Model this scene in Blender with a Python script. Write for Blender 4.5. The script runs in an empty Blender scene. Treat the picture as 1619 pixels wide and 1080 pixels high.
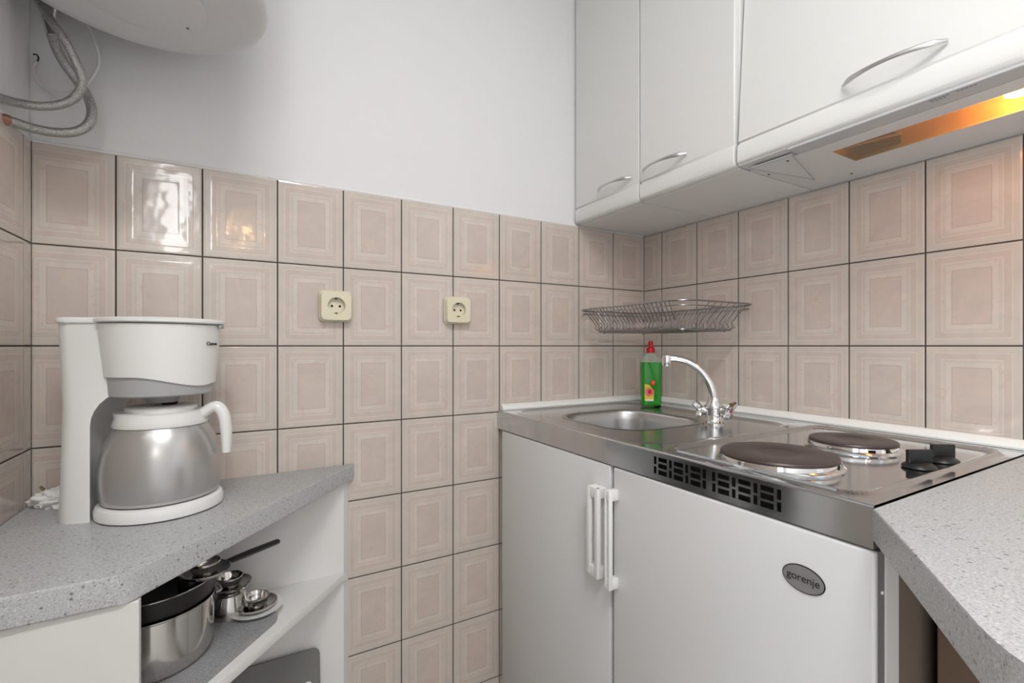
import bpy, bmesh, math, random
from math import sin, cos, pi, radians, sqrt
from mathutils import Vector, Matrix

random.seed(7)
scene = bpy.context.scene
COL = scene.collection

# ------------------------------------------------------------------ materials
def srgb(r, g, b):
    def f(c):
        c /= 255.0
        return c / 12.92 if c <= 0.04045 else ((c + 0.055) / 1.055) ** 2.4
    return (f(r), f(g), f(b), 1.0)

def mat(name, col, rough=0.5, metal=0.0, coat=0.0, spec=0.5, bump=0.0, bscale=60.0,
        var=0.0, vscale=8.0, trans=0.0, emis=None, estr=0.0, alpha=1.0):
    m = bpy.data.materials.new(name); m.use_nodes = True
    nt = m.node_tree; b = nt.nodes['Principled BSDF']
    b.inputs['Base Color'].default_value = col
    b.inputs['Roughness'].default_value = rough
    b.inputs['Metallic'].default_value = metal
    b.inputs['Coat Weight'].default_value = coat
    b.inputs['Coat Roughness'].default_value = 0.08
    b.inputs['Specular IOR Level'].default_value = spec
    b.inputs['Transmission Weight'].default_value = trans
    b.inputs['Alpha'].default_value = alpha
    if emis:
        b.inputs['Emission Color'].default_value = emis
        b.inputs['Emission Strength'].default_value = estr
    tc = nt.nodes.new('ShaderNodeTexCoord')
    if var > 0:
        n = nt.nodes.new('ShaderNodeTexNoise'); n.inputs['Scale'].default_value = vscale
        n.inputs['Detail'].default_value = 4
        nt.links.new(tc.outputs['Object'], n.inputs['Vector'])
        mx = nt.nodes.new('ShaderNodeMix'); mx.data_type = 'RGBA'
        mx.inputs[6].default_value = tuple(c * (1 - var) for c in col[:3]) + (1,)
        mx.inputs[7].default_value = tuple(min(1, c * (1 + var)) for c in col[:3]) + (1,)
        nt.links.new(n.outputs['Fac'], mx.inputs[0]); nt.links.new(mx.outputs[2], b.inputs['Base Color'])
    if bump > 0:
        n2 = nt.nodes.new('ShaderNodeTexNoise'); n2.inputs['Scale'].default_value = bscale
        n2.inputs['Detail'].default_value = 3
        nt.links.new(tc.outputs['Object'], n2.inputs['Vector'])
        bp = nt.nodes.new('ShaderNodeBump'); bp.inputs['Strength'].default_value = bump
        bp.inputs['Distance'].default_value = 0.002
        nt.links.new(n2.outputs['Fac'], bp.inputs['Height']); nt.links.new(bp.outputs['Normal'], b.inputs['Normal'])
    return m

M = {}
M['plaster'] = mat('plaster', srgb(230, 230, 231), 0.85, bump=0.12, bscale=40, var=0.015, vscale=3)
M['grout'] = mat('grout', srgb(78, 70, 65), 0.9, bump=0.2, bscale=400, var=0.1, vscale=60)
M['door'] = mat('white_foil', srgb(223, 223, 220), 0.38, coat=0.1, var=0.01, vscale=2)
M['carcass'] = mat('white_board', srgb(232, 232, 230), 0.5, var=0.01, vscale=3)
M['enamel'] = mat('white_enamel', srgb(221, 222, 222), 0.35, coat=0.15, bump=0.05, bscale=15, var=0.01, vscale=2)
M['enamel_shade'] = mat('shaded_enamel', srgb(128, 116, 105), 0.5, var=0.05, vscale=6)  # brownish tone puts the shade under the counter into the body colour
M['plastic'] = mat('white_plastic', srgb(236, 237, 235), 0.35, coat=0.1, var=0.01, vscale=5)
M['visor'] = mat('visor_grey', srgb(196, 197, 198), 0.45, var=0.01, vscale=9)
M['side_shade'] = mat('side_shade_grey', srgb(126, 124, 121), 0.5, var=0.02, vscale=9)
M['plastic_grey'] = mat('grey_plastic', srgb(172, 174, 174), 0.45, var=0.02, vscale=9)
M['trimw'] = mat('white_seal', srgb(240, 240, 237), 0.4, var=0.01, vscale=9)
M['cream'] = mat('cream_plastic', srgb(226, 219, 194), 0.4, coat=0.15, var=0.01, vscale=9)
M['black'] = mat('black_plastic', srgb(20, 21, 22), 0.38, var=0.05, vscale=30)
M['dark'] = mat('dark_void', srgb(12, 12, 12), 0.9, var=0.05, vscale=9)
M['steel'] = mat('polished_steel', (0.57, 0.59, 0.605, 1), 0.13, 1.0, var=0.03, vscale=5, bump=0.015, bscale=9)
M['steel_brushed'] = mat('brushed_steel', (0.54, 0.55, 0.555, 1), 0.30, 1.0, var=0.04, vscale=7)
M['steel_satin'] = mat('satin_steel', (0.50, 0.51, 0.52, 1), 0.22, 1.0, var=0.03, vscale=5)
M['steel_pan'] = mat('pan_steel', (0.62, 0.60, 0.58, 1), 0.14, 1.0, var=0.04, vscale=12)
M['wire'] = mat('rack_wire', (0.34, 0.33, 0.33, 1), 0.28, 1.0, var=0.1, vscale=40)
M['chrome'] = mat('chrome', (0.75, 0.75, 0.75, 1), 0.05, 1.0, var=0.02, vscale=12)
M['satin'] = mat('satin_nickel', (0.62, 0.62, 0.62, 1), 0.32, 1.0, var=0.02, vscale=12)
M['silver'] = mat('silver_paint', srgb(190, 189, 188), 0.30, 0.7, coat=0.2, var=0.02, vscale=12)
M['iron'] = mat('cast_iron', srgb(74, 62, 60), 0.38, 0.35, var=0.14, vscale=14, bump=0.05, bscale=120)
M['nonstick'] = mat('nonstick', srgb(20, 18, 18), 0.32, var=0.1, vscale=20)
M['hose'] = mat('braided_steel', (0.46, 0.455, 0.44, 1), 0.30, 0.95, bump=1.0, bscale=420, var=0.45, vscale=380)
M['copper'] = mat('copper', srgb(170, 128, 112), 0.35, 0.8, var=0.05, vscale=30)
M['tube'] = mat('clear_tube', srgb(215, 215, 214), 0.3, coat=0.2, var=0.02, vscale=20)
M['green'] = mat('green_soap', srgb(4, 140, 14), 0.12, coat=0.5, var=0.08, vscale=18)
M['red'] = mat('red_plastic', srgb(200, 12, 26), 0.3, coat=0.2, var=0.03, vscale=30)
M['yellow'] = mat('label_yellow', srgb(226, 206, 60), 0.4, var=0.05, vscale=60)
M['pink'] = mat('label_pink', srgb(232, 120, 120), 0.4, var=0.15, vscale=120)
M['orange'] = mat('label_orange', srgb(232, 120, 60), 0.4, var=0.1, vscale=120)
M['paper'] = mat('white_paper', srgb(232, 232, 230), 0.8, bump=0.2, bscale=60, var=0.02, vscale=60)
M['brass'] = mat('brown_tip', srgb(134, 112, 74), 0.45, 0.3, var=0.15, vscale=90)
M['badge'] = mat('badge_grey', srgb(146, 146, 146), 0.35, 0.3, var=0.02, vscale=50)
M['ink'] = mat('black_ink', srgb(28, 28, 28), 0.5, var=0.02, vscale=50)
M['inkg'] = mat('grey_ink', srgb(96, 96, 98), 0.5, var=0.02, vscale=50)
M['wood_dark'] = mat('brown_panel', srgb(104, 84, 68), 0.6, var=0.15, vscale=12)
M['greyboard'] = mat('grey_tray', srgb(118, 118, 116), 0.5, var=0.04, vscale=6)
M['boiler'] = mat('boiler_white', srgb(222, 223, 225), 0.35, coat=0.1, var=0.01, vscale=3)
M['lamp_box'] = mat('lamp_recess', srgb(214, 188, 144), 0.5, 0.1, var=0.1, vscale=15)

def glassy(name, col, fac, rough=0.08):
    m = bpy.data.materials.new(name); m.use_nodes = True; nt = m.node_tree
    for n in list(nt.nodes): nt.nodes.remove(n)
    o = nt.nodes.new('ShaderNodeOutputMaterial'); mx = nt.nodes.new('ShaderNodeMixShader')
    t = nt.nodes.new('ShaderNodeBsdfTransparent'); t.inputs['Color'].default_value = col
    g = nt.nodes.new('ShaderNodeBsdfPrincipled'); g.inputs['Base Color'].default_value = col
    g.inputs['Roughness'].default_value = rough
    mx.inputs[0].default_value = fac
    nt.links.new(t.outputs[0], mx.inputs[1]); nt.links.new(g.outputs[0], mx.inputs[2])
    nt.links.new(mx.outputs[0], o.inputs['Surface'])
    return m
M['lens'] = glassy('amber_lens', (0.80, 0.66, 0.48, 1), 0.25, 0.25)
M['clear'] = glassy('clear_plastic', (0.86, 0.90, 0.86, 1), 0.22, 0.1)
M['window_glass'] = glassy('window_glass', (0.97, 0.98, 1, 1), 0.08, 0.02)

def emit(name, col, s):
    m = bpy.data.materials.new(name); m.use_nodes = True; nt = m.node_tree
    b = nt.nodes['Principled BSDF']; b.inputs['Base Color'].default_value = col
    b.inputs['Emission Color'].default_value = col; b.inputs['Emission Strength'].default_value = s
    return m
M['bulb'] = emit('warm_bulb', (1.0, 0.66, 0.26, 1), 60)
M['diffuser'] = emit('lamp_diffuser', (1, 0.98, 0.95, 1), 2.0)
M['warm_shade'] = emit('warm_shade', (1.0, 0.62, 0.28, 1), 30)

def speckle(name, base, dark, light, sc, rough=0.45, amount=0.5):
    m = bpy.data.materials.new(name); m.use_nodes = True; nt = m.node_tree
    b = nt.nodes['Principled BSDF']; b.inputs['Roughness'].default_value = rough
    tc = nt.nodes.new('ShaderNodeTexCoord')
    n = nt.nodes.new('ShaderNodeTexNoise'); n.inputs['Scale'].default_value = sc; n.inputs['Detail'].default_value = 3
    n.inputs['Roughness'].default_value = 0.75
    nt.links.new(tc.outputs['Object'], n.inputs['Vector'])
    cr = nt.nodes.new('ShaderNodeValToRGB'); e = cr.color_ramp.elements
    e[0].position = 0.30; e[0].color = dark; e[1].position = 0.66; e[1].color = light
    k = e.new(0.43); k.color = base; k = e.new(0.55); k.color = base
    nt.links.new(n.outputs['Fac'], cr.inputs['Fac'])
    v = nt.nodes.new('ShaderNodeTexVoronoi'); v.inputs['Scale'].default_value = sc * 0.45
    nt.links.new(tc.outputs['Object'], v.inputs['Vector'])
    sp = nt.nodes.new('ShaderNodeSeparateColor'); nt.links.new(v.outputs['Color'], sp.inputs[0])
    c2 = nt.nodes.new('ShaderNodeValToRGB'); q = c2.color_ramp.elements
    q[0].position = 0.90; q[0].color = (0, 0, 0, 1); q[1].position = 0.93; q[1].color = (1, 1, 1, 1)
    nt.links.new(sp.outputs[0], c2.inputs['Fac'])
    c3 = nt.nodes.new('ShaderNodeValToRGB'); q = c3.color_ramp.elements
    q[0].position = 0.25; q[0].color = (1, 1, 1, 1); q[1].position = 0.42; q[1].color = (0, 0, 0, 1)
    nt.links.new(v.outputs['Distance'], c3.inputs['Fac'])
    mu = nt.nodes.new('ShaderNodeMath'); mu.operation = 'MULTIPLY'
    nt.links.new(c2.outputs[0], mu.inputs[0]); nt.links.new(c3.outputs[0], mu.inputs[1])
    mu2 = nt.nodes.new('ShaderNodeMath'); mu2.operation = 'MULTIPLY'; mu2.inputs[1].default_value = amount
    nt.links.new(mu.outputs[0], mu2.inputs[0])
    mx = nt.nodes.new('ShaderNodeMix'); mx.data_type = 'RGBA'
    nt.links.new(mu2.outputs[0], mx.inputs[0]); nt.links.new(cr.outputs[0], mx.inputs[6]); mx.inputs[7].default_value = dark
    nt.links.new(mx.outputs[2], b.inputs['Base Color'])
    return m
M['counter'] = speckle('speckled_laminate', srgb(186, 188, 189), srgb(96, 94, 92), srgb(214, 216, 217), 400, 0.42, 0.75)
M['granite'] = speckle('speckled_board', srgb(150, 151, 153), srgb(95, 95, 97), srgb(190, 191, 193), 500, 0.5, 0.6)

def tile_material():
    m = bpy.data.materials.new('glazed_tile'); m.use_nodes = True; nt = m.node_tree; L = nt.links
    b = nt.nodes['Principled BSDF']
    uv = nt.nodes.new('ShaderNodeUVMap'); uv.uv_map = 'mm'
    sx = nt.nodes.new('ShaderNodeSeparateXYZ'); L.new(uv.outputs[0], sx.inputs[0])
    def mth(op, a, bb=None):
        n = nt.nodes.new('ShaderNodeMath'); n.operation = op
        for i, v in enumerate((a, bb)):
            if v is None: continue
            if isinstance(v, (int, float)): n.inputs[i].default_value = v
            else: L.new(v, n.inputs[i])
        return n.outputs[0]
    u, v = sx.outputs[0], sx.outputs[1]              # millimetres inside a 150 x 200 tile
    dx = mth('MINIMUM', u, mth('SUBTRACT', 150.0, u))
    dz = mth('MINIMUM', v, mth('SUBTRACT', 200.0, v))
    d = mth('MINIMUM', dx, dz)
    tc = nt.nodes.new('ShaderNodeTexCoord')
    wob = nt.nodes.new('ShaderNodeTexNoise'); wob.inputs['Scale'].default_value = 25
    L.new(tc.outputs['Object'], wob.inputs['Vector'])
    d2 = mth('ADD', d, mth('MULTIPLY', mth('SUBTRACT', wob.outputs['Fac'], 0.5), 2.5))
    fac = mth('DIVIDE', d2, 60.0)
    cr = nt.nodes.new('ShaderNodeValToRGB'); cr.color_ramp.interpolation = 'LINEAR'
    E_ = cr.color_ramp.elements
    base = srgb(207, 198, 189); lite = srgb(214, 205, 196); dk = srgb(201, 189, 180); pk = srgb(206, 193, 184); edge = srgb(190, 177, 168)
    stops = [(0, base), (13, base), (14.5, lite), (16, lite), (17, dk), (18.5, pk), (25, pk), (26, dk), (27, lite), (29, lite),
             (30, base), (34, base), (35, lite), (43, lite), (44.5, edge), (46, pk), (60, pk)]
    E_[0].position = 0; E_[0].color = base; E_[1].position = 1; E_[1].color = pk
    for p, c in stops[1:-1]:
        k = E_.new(p / 60.0); k.color = c
    L.new(fac, cr.inputs['Fac'])
    # marbling, stretched clouds
    n1 = nt.nodes.new('ShaderNodeTexNoise'); n1.inputs['Scale'].default_value = 16; n1.inputs['Detail'].default_value = 5
    n1.inputs['Distortion'].default_value = 1.2
    L.new(tc.outputs['Object'], n1.inputs['Vector'])
    c1 = nt.nodes.new('ShaderNodeValToRGB'); e = c1.color_ramp.elements
    e[0].position = 0.35; e[0].color = (0.92, 0.92, 0.92, 1); e[1].position = 0.68; e[1].color = (1.03, 0.995, 0.975, 1)
    L.new(n1.outputs['Fac'], c1.inputs['Fac'])
    mx = nt.nodes.new('ShaderNodeMix'); mx.data_type = 'RGBA'; mx.blend_type = 'MULTIPLY'; mx.inputs[0].default_value = 0.85
    L.new(cr.outputs[0], mx.inputs[6]); L.new(c1.outputs[0], mx.inputs[7])
    # sparse pink veins in the centre field
    n2 = nt.nodes.new('ShaderNodeTexNoise'); n2.inputs['Scale'].default_value = 34; n2.inputs['Detail'].default_value = 6
    n2.inputs['Distortion'].default_value = 2.5
    L.new(tc.outputs['Object'], n2.inputs['Vector'])
    c4 = nt.nodes.new('ShaderNodeValToRGB'); e = c4.color_ramp.elements
    e[0].position = 0.56; e[0].color = (0, 0, 0, 1); e[1].position = 0.72; e[1].color = (1, 1, 1, 1)
    L.new(n2.outputs['Fac'], c4.inputs['Fac'])
    gt = mth('GREATER_THAN', d, 16.0)
    f2 = mth('MULTIPLY', mth('MULTIPLY', c4.outputs[0], gt), 0.45)
    mx2 = nt.nodes.new('ShaderNodeMix'); mx2.data_type = 'RGBA'
    L.new(f2, mx2.inputs[0]); L.new(mx.outputs[2], mx2.inputs[6]); mx2.inputs[7].default_value = srgb(206, 172, 156)
    L.new(mx2.outputs[2], b.inputs['Base Color'])
    b.inputs['Roughness'].default_value = 0.12
    b.inputs['Coat Weight'].default_value = 0.4; b.inputs['Coat Roughness'].default_value = 0.04
    # relief: faint frames plus a slightly wavy glaze
    nz = nt.nodes.new('ShaderNodeTexNoise'); nz.inputs['Scale'].default_value = 16
    L.new(tc.outputs['Object'], nz.inputs['Vector'])
    fr = nt.nodes.new('ShaderNodeValToRGB'); e = fr.color_ramp.elements
    e[0].position = 0.26; e[0].color = (0, 0, 0, 1); e[1].position = 0.30; e[1].color = (1, 1, 1, 1)
    k = e.new(0.44); k.color = (1, 1, 1, 1); k = e.new(0.48); k.color = (0.2, 0.2, 0.2, 1)
    k = e.new(0.70); k.color = (0.2, 0.2, 0.2, 1); k = e.new(0.75); k.color = (0.8, 0.8, 0.8, 1)
    L.new(fac, fr.inputs['Fac'])
    h = mth('ADD', mth('MULTIPLY', nz.outputs['Fac'], 1.6), mth('MULTIPLY', fr.outputs[0], 0.10))
    bp = nt.nodes.new('ShaderNodeBump'); bp.inputs['Strength'].default_value = 0.30; bp.inputs['Distance'].default_value = 0.0022
    L.new(h, bp.inputs['Height']); L.new(bp.outputs['Normal'], b.inputs['Normal']); L.new(bp.outputs['Normal'], b.inputs['Coat Normal'])
    return m
M['tile'] = tile_material()

# ------------------------------------------------------------------ mesh helpers
class B:
    """collects geometry in world coordinates (or local ones), then links ONE mesh object"""
    def __init__(s): s.v = []; s.f = []; s.mi = []; s.cm = 0
    def add(s, vs, fs):
        o = len(s.v); s.v += [tuple(v) for v in vs]; s.f += [[o + i for i in f] for f in fs]; s.mi += [s.cm] * len(fs)
        return s
    def mat(s, i): s.cm = i; return s
    def raw(s, bm):
        bm.verts.index_update()
        s.add([v.co[:] for v in bm.verts], [[v.index for v in f.verts] for f in bm.faces]); bm.free(); return s
    def box(s, x0, x1, y0, y1, z0, z1, bev=0.0, seg=2, M_=None):
        bm = bmesh.new()
        vs = [bm.verts.new((x, y, z)) for z in (z0, z1) for y in (y0, y1) for x in (x0, x1)]
        for f in ((0, 2, 3, 1), (4, 5, 7, 6), (0, 1, 5, 4), (2, 6, 7, 3), (0, 4, 6, 2), (1, 3, 7, 5)):
            bm.faces.new([vs[i] for i in f])
        if bev > 0: bmesh.ops.bevel(bm, geom=bm.edges[:], offset=bev, segments=seg, profile=0.5, affect='EDGES')
        if M_ is not None: bm.transform(M_)
        return s.raw(bm)
    def prism(s, pts, z0, z1, bev=0.0, seg=2, M_=None, vert_bev=0.0):
        """pts: polygon in xy (counter-clockwise), extruded in z"""
        bm = bmesh.new()
        lo = [bm.verts.new((p[0], p[1], z0)) for p in pts]; hi = [bm.verts.new((p[0], p[1], z1)) for p in pts]
        n = len(pts); bm.faces.new(lo[::-1]); bm.faces.new(hi)
        for i in range(n): bm.faces.new([lo[i], lo[(i + 1) % n], hi[(i + 1) % n], hi[i]])
        if bev > 0:
            es = [e for e in bm.edges if abs(e.verts[0].co.z - e.verts[1].co.z) < 1e-9]
            bmesh.ops.bevel(bm, geom=es, offset=bev, segments=seg, profile=0.5, affect='EDGES')
        if M_ is not None: bm.transform(M_)
        bmesh.ops.recalc_face_normals(bm, faces=bm.faces[:])
        return s.raw(bm)
    def lathe(s, prof, c=(0, 0, 0), n=48, M_=None, a0=0.0, a1=2 * pi, closed=False):
        """prof: list of (r, z)"""
        full = abs(a1 - a0 - 2 * pi) < 1e-6
        k = n if full else n + 1
        vs = []; fs = []; idx = []
        for (r, z) in prof:
            if r < 1e-7: idx.append([len(vs)] * k); vs.append((c[0], c[1], c[2] + z)); continue
            row = []
            for i in range(k):
                a = a0 + (a1 - a0) * i / n; row.append(len(vs)); vs.append((c[0] + r * cos(a), c[1] + r * sin(a), c[2] + z))
            idx.append(row)
        m = len(prof)
        for j in range(m if closed else m - 1):
            A = idx[j]; Bq = idx[(j + 1) % m]
            for i in range(n):
                i2 = (i + 1) % k
                q = [A[i], A[i2], Bq[i2], Bq[i]]; q2 = []
                for t in q:
                    if t not in q2: q2.append(t)
                if len(q2) > 2: fs.append(q2)
        if M_ is not None: vs = [tuple(M_ @ Vector(v)) for v in vs]
        return s.add(vs, fs)
    def tube(s, pts, r, n=10, smooth=6, closed=False, flat=None, caps=True):
        P = [Vector(p) for p in pts]
        rad = r if isinstance(r, (list, tuple)) else [r] * len(P)
        if smooth > 1:
            Q = []; R = []; m = len(P); rng = m if closed else m - 1
            for i in range(rng):
                p0 = P[(i - 1) % m] if (closed or i > 0) else P[0] * 2 - P[1]
                p1 = P[i]; p2 = P[(i + 1) % m]
                p3 = P[(i + 2) % m] if (closed or i + 2 < m) else P[-1] * 2 - P[-2]
                for t in range(smooth):
                    u = t / smooth
                    Q.append(0.5 * ((2 * p1) + (p2 - p0) * u + (2 * p0 - 5 * p1 + 4 * p2 - p3) * u * u + (3 * p1 - p0 - 3 * p2 + p3) * u ** 3))
                    R.append(rad[i] * (1 - u) + rad[(i + 1) % m] * u)
            if not closed: Q.append(P[-1]); R.append(rad[-1])
            P = Q; rad = R
        m = len(P); T = []
        for i in range(m):
            if closed: t = P[(i + 1) % m] - P[i - 1]
            else: t = P[min(i + 1, m - 1)] - P[max(i - 1, 0)]
            T.append(t.normalized())
        up = Vector((0, 0, 1)) if abs(T[0].z) < 0.9 else Vector((1, 0, 0))
        N = (up - T[0] * up.dot(T[0])).normalized(); vs = []; fs = []
        for i in range(m):
            N = (N - T[i] * N.dot(T[i])).normalized(); Bn = T[i].cross(N)
            fa, fb = (flat or (1, 1))
            for k in range(n):
                a = 2 * pi * k / n; vs.append(P[i] + N * cos(a) * rad[i] * fa + Bn * sin(a) * rad[i] * fb)
        for i in range(m if closed else m - 1):
            for k in range(n):
                a = i * n + k; b = i * n + (k + 1) % n; j = ((i + 1) % m) * n
                fs.append([a, b, j + (k + 1) % n, j + k])
        if caps and not closed:
            fs.append(list(range(n))[::-1]); fs.append([(m - 1) * n + k for k in range(n)])
        return s.add(vs, fs)
    def build(s, name, material, parent=None, smooth=False, ang=35, world=True):
        me = bpy.data.meshes.new(name)
        vs = s.v
        if parent is not None and world:
            inv = parent_matrix(parent).inverted(); vs = [tuple(inv @ Vector(v)) for v in vs]
        me.from_pydata(vs, [], s.f); me.update()
        bm = bmesh.new(); bm.from_mesh(me); bmesh.ops.recalc_face_normals(bm, faces=bm.faces[:]); bm.to_mesh(me); bm.free()
        ms = material if isinstance(material, (list, tuple)) else [material]
        for m in ms: me.materials.append(m)
        if len(ms) > 1:
            for p, i in zip(me.polygons, s.mi): p.material_index = i
        if smooth:
            for p in me.polygons: p.use_smooth = True
            me.set_sharp_from_angle(angle=radians(ang))
        o = bpy.data.objects.new(name, me); COL.objects.link(o)
        if parent is not None: o.parent = parent
        return o

def parent_matrix(o):
    m = Matrix.LocRotScale(o.location, o.rotation_euler, o.scale)
    return parent_matrix(o.parent) @ m if o.parent else m

def thing(name, label, cat, loc=(0, 0, 0), rz=0.0, group=None):
    o = bpy.data.objects.new(name, None); COL.objects.link(o); o.empty_display_size = 0.05
    o.location = loc; o.rotation_euler = (0, 0, rz); o['label'] = label; o['category'] = cat
    if group: o['group'] = group
    return o
def tag(o, label, cat, group=None):
    o['label'] = label; o['category'] = cat
    if group: o['group'] = group
    return o
def struct(o): o['kind'] = 'structure'; return o

def text_part(name, body, size, Mx, material, parent, depth=0.0006, bold=0.0):
    cu = bpy.data.curves.new(name, 'FONT'); cu.body = body; cu.size = size; cu.extrude = depth
    cu.align_x = 'CENTER'; cu.align_y = 'CENTER'; cu.offset = bold
    t = bpy.data.objects.new(name, cu); COL.objects.link(t)
    bpy.context.view_layer.update()
    me = bpy.data.meshes.new_from_object(t.evaluated_get(bpy.context.evaluated_depsgraph_get()))
    COL.objects.unlink(t); bpy.data.objects.remove(t)
    me.transform(parent_matrix(parent).inverted() @ Mx)
    me.materials.clear(); me.materials.append(material)
    o = bpy.data.objects.new(name, me); COL.objects.link(o); o.parent = parent
    return o
def frame(origin, xdir, ydir):
    x = Vector(xdir).normalized(); y = Vector(ydir); y = (y - x * y.dot(x)).normalized(); z = x.cross(y)
    m = Matrix((x, y, z)).transposed().to_4x4(); m.translation = Vector(origin); return m

# ------------------------------------------------------------------ room (corner of the two tiled walls is the origin, z=0 floor)
XL = -1.622           # inner face of the left wall
EYE = 1.10
CEIL = 2.55
TT = 0.006            # tile thickness, tiles' faces are the wall planes
def tiles(bd, uvs, plane, lo, hi, z0, z1, off, nx):
    """plane 'A' : y=0 wall (u along x); 'B' : x=0 wall (u along -y); 'L' : x=XL wall"""
    g0_ = 0.0016
    k0 = math.floor((lo - off) / 0.15) - 1; k1 = math.ceil((hi - off) / 0.15) + 1
    for k in range(k0, k1):
        a0, a1 = off + k * 0.15, off + (k + 1) * 0.15
        b0, b1 = max(a0, lo), min(a1, hi)
        if b1 - b0 < 0.006: continue
        for r in range(-6, 2):
            c0, c1 = EYE + r * 0.2, EYE + (r + 1) * 0.2
            d0, d1 = max(c0, z0), min(c1, z1)
            if d1 - d0 < 0.006: continue
            tx, tz = random.uniform(-1, 1) * 0.0004, random.uniform(-1, 1) * 0.0004
            bv = 0.0034
            gl = 0.0 if b0 == lo else g0_; gr = 0.0 if b1 == hi else g0_; g = g0_
            def P(u, z, dep):
                q = dep
                if plane == 'A': return (u, q, z)
                if plane == 'B': return (q, u, z)
                return (XL - q, u, z)
            e = [(b0 + gl, d0 + g), (b1 - gr, d0 + g), (b1 - gr, d1 - g), (b0 + gl, d1 - g)]
            i_ = [(b0 + gl + bv, d0 + g + bv), (b1 - gr - bv, d0 + g + bv), (b1 - gr - bv, d1 - g - bv), (b0 + gl + bv, d1 - g - bv)]
            vs = [P(u, z, TT) for u, z in e] + [P(u, z, 0.0009) for u, z in e]
            sg = [(-1, -1), (1, -1), (1, 1), (-1, 1)]
            vs += [P(u, z, 0.0004 + tx * s_[0] * 0.5 + tz * s_[1] * 0.5) for (u, z), s_ in zip(i_, sg)]
            fs = [[8, 9, 10, 11]] + [[j, (j + 1) % 4, 4 + (j + 1) % 4, 4 + j] for j in range(4)] + [[4 + j, 4 + (j + 1) % 4, 8 + (j + 1) % 4, 8 + j] for j in range(4)]
            uvp = [((u - a0) * 1000, (z - c0) * 1000) for u, z in e] * 2 + [((u - a0) * 1000, (z - c0) * 1000) for u, z in i_]
            o = len(bd.v); bd.mat(2).add(vs, fs)
            for j, q in enumerate(uvp): uvs[o + j] = q

def wall(name, plaster_boxes, plane, lo, hi, off):
    bd = B(); uvs = {}
    bd.mat(0)
    for b in plaster_boxes: bd.box(*b)
    # grout bed behind the tiles
    bd.mat(1)
    if plane == 'A': bd.box(lo, hi, 0.0022, 0.02, 0, 1.4995)
    elif plane == 'B': bd.box(0.0022, 0.02, lo, hi, 0, 1.4995)
    elif plane == 'L': bd.box(XL - 0.02, XL - 0.0022, lo, hi, 0, 1.4995)
    if plane: tiles(bd, uvs, plane, lo, hi, 0.0, 1.50, off, 0)
    # white mastic bead on top of the tiles
    bd.mat(0)
    if plane == 'A': bd.tube([(lo, 0.004, 1.501), (hi, 0.004, 1.501)], 0.004, 8, 1)
    if plane == 'L': bd.tube([(XL - 0.004, lo, 1.501), (XL - 0.004, hi, 1.501)], 0.004, 8, 1)
    me = bpy.data.meshes.new(name); me.from_pydata(bd.v, [], bd.f); me.update()
    for m in (M['plaster'], M['grout'], M['tile']): me.materials.append(m)
    for p, i in zip(me.polygons, bd.mi): p.material_index = i
    lay = me.uv_layers.new(name='mm')
    for l in me.loops:
        if l.vertex_index in uvs: lay.data[l.index].uv = uvs[l.vertex_index]
    bm = bmesh.new(); bm.from_mesh(me); bmesh.ops.recalc_face_normals(bm, faces=bm.faces[:]); bm.to_mesh(me); bm.free()
    o = bpy.data.objects.new(name, me); COL.objects.link(o); return struct(o)

YR = -3.30; XF = -3.0
wall('wall_back', [(XL - 0.1, 0.1, 0.004, 0.12, 1.4995, CEIL), (XL - 0.1, 0.1, 0.02, 0.12, 0, 1.4995)], 'A', XL, 0.0, -0.1455 - 1.5)
wall('wall_right', [(0.004, 0.12, YR, 0.0, 1.4995, CEIL), (0.02, 0.12, YR, 0.0, 0, 1.4995), (0.0, 0.02, YR, -1.886, 0, 1.4995)], 'B', -1.886, 0.0, -0.0857 - 3.0)
wall('wall_left', [(XL - 0.12, XL - 0.004, -1.5, 0.0, 1.4995, CEIL), (XL - 0.12, XL - 0.02, -1.5, 0.0, 0, 1.4995)], 'L', -1.4997, 0.0, -0.037 - 3.0)
struct(B().box(XF - 0.1, XL - 0.12, -1.5, -1.38, 0, CEIL).build('wall_partition', M['plaster']))
# rear wall with a tall narrow window, far wall with a wide one added for fill light (both behind the photographer)
def wall_holes_y(name, x0, x1, y0, y1, holes):
    b = B(); xs = sorted({x0, x1} | {h[0] for h in holes} | {h[1] for h in holes}); zs = sorted({0, CEIL} | {h[2] for h in holes} | {h[3] for h in holes})
    for i in range(len(xs) - 1):
        for j in range(len(zs) - 1):
            cx, cz = (xs[i] + xs[i + 1]) / 2, (zs[j] + zs[j + 1]) / 2
            if any(h[0] < cx < h[1] and h[2] < cz < h[3] for h in holes): continue
            b.box(xs[i], xs[i + 1], y0, y1, zs[j], zs[j + 1])
    return struct(b.build(name, M['plaster']))
wall_holes_y('wall_rear', XF - 0.1, 0.12, YR - 0.12, YR, [(-1.82, -1.63, 1.80, 2.45)])
def wall_holes_x(name, x0, x1, y0, y1, holes):
    b = B(); ys = sorted({y0, y1} | {h[0] for h in holes} | {h[1] for h in holes}); zs = sorted({0, CEIL} | {h[2] for h in holes} | {h[3] for h in holes})
    for i in range(len(ys) - 1):
        for j in range(len(zs) - 1):
            cy, cz = (ys[i] + ys[i + 1]) / 2, (zs[j] + zs[j + 1]) / 2
            if any(h[0] < cy < h[1] and h[2] < cz < h[3] for h in holes): continue
            b.box(x0, x1, ys[i], ys[i + 1], zs[j], zs[j + 1])
    return struct(b.build(name, M['plaster']))
wall_holes_x('wall_far', XF - 0.12, XF, YR, -1.5, [(-3.0, -1.8, 0.08, 2.3)])
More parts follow.
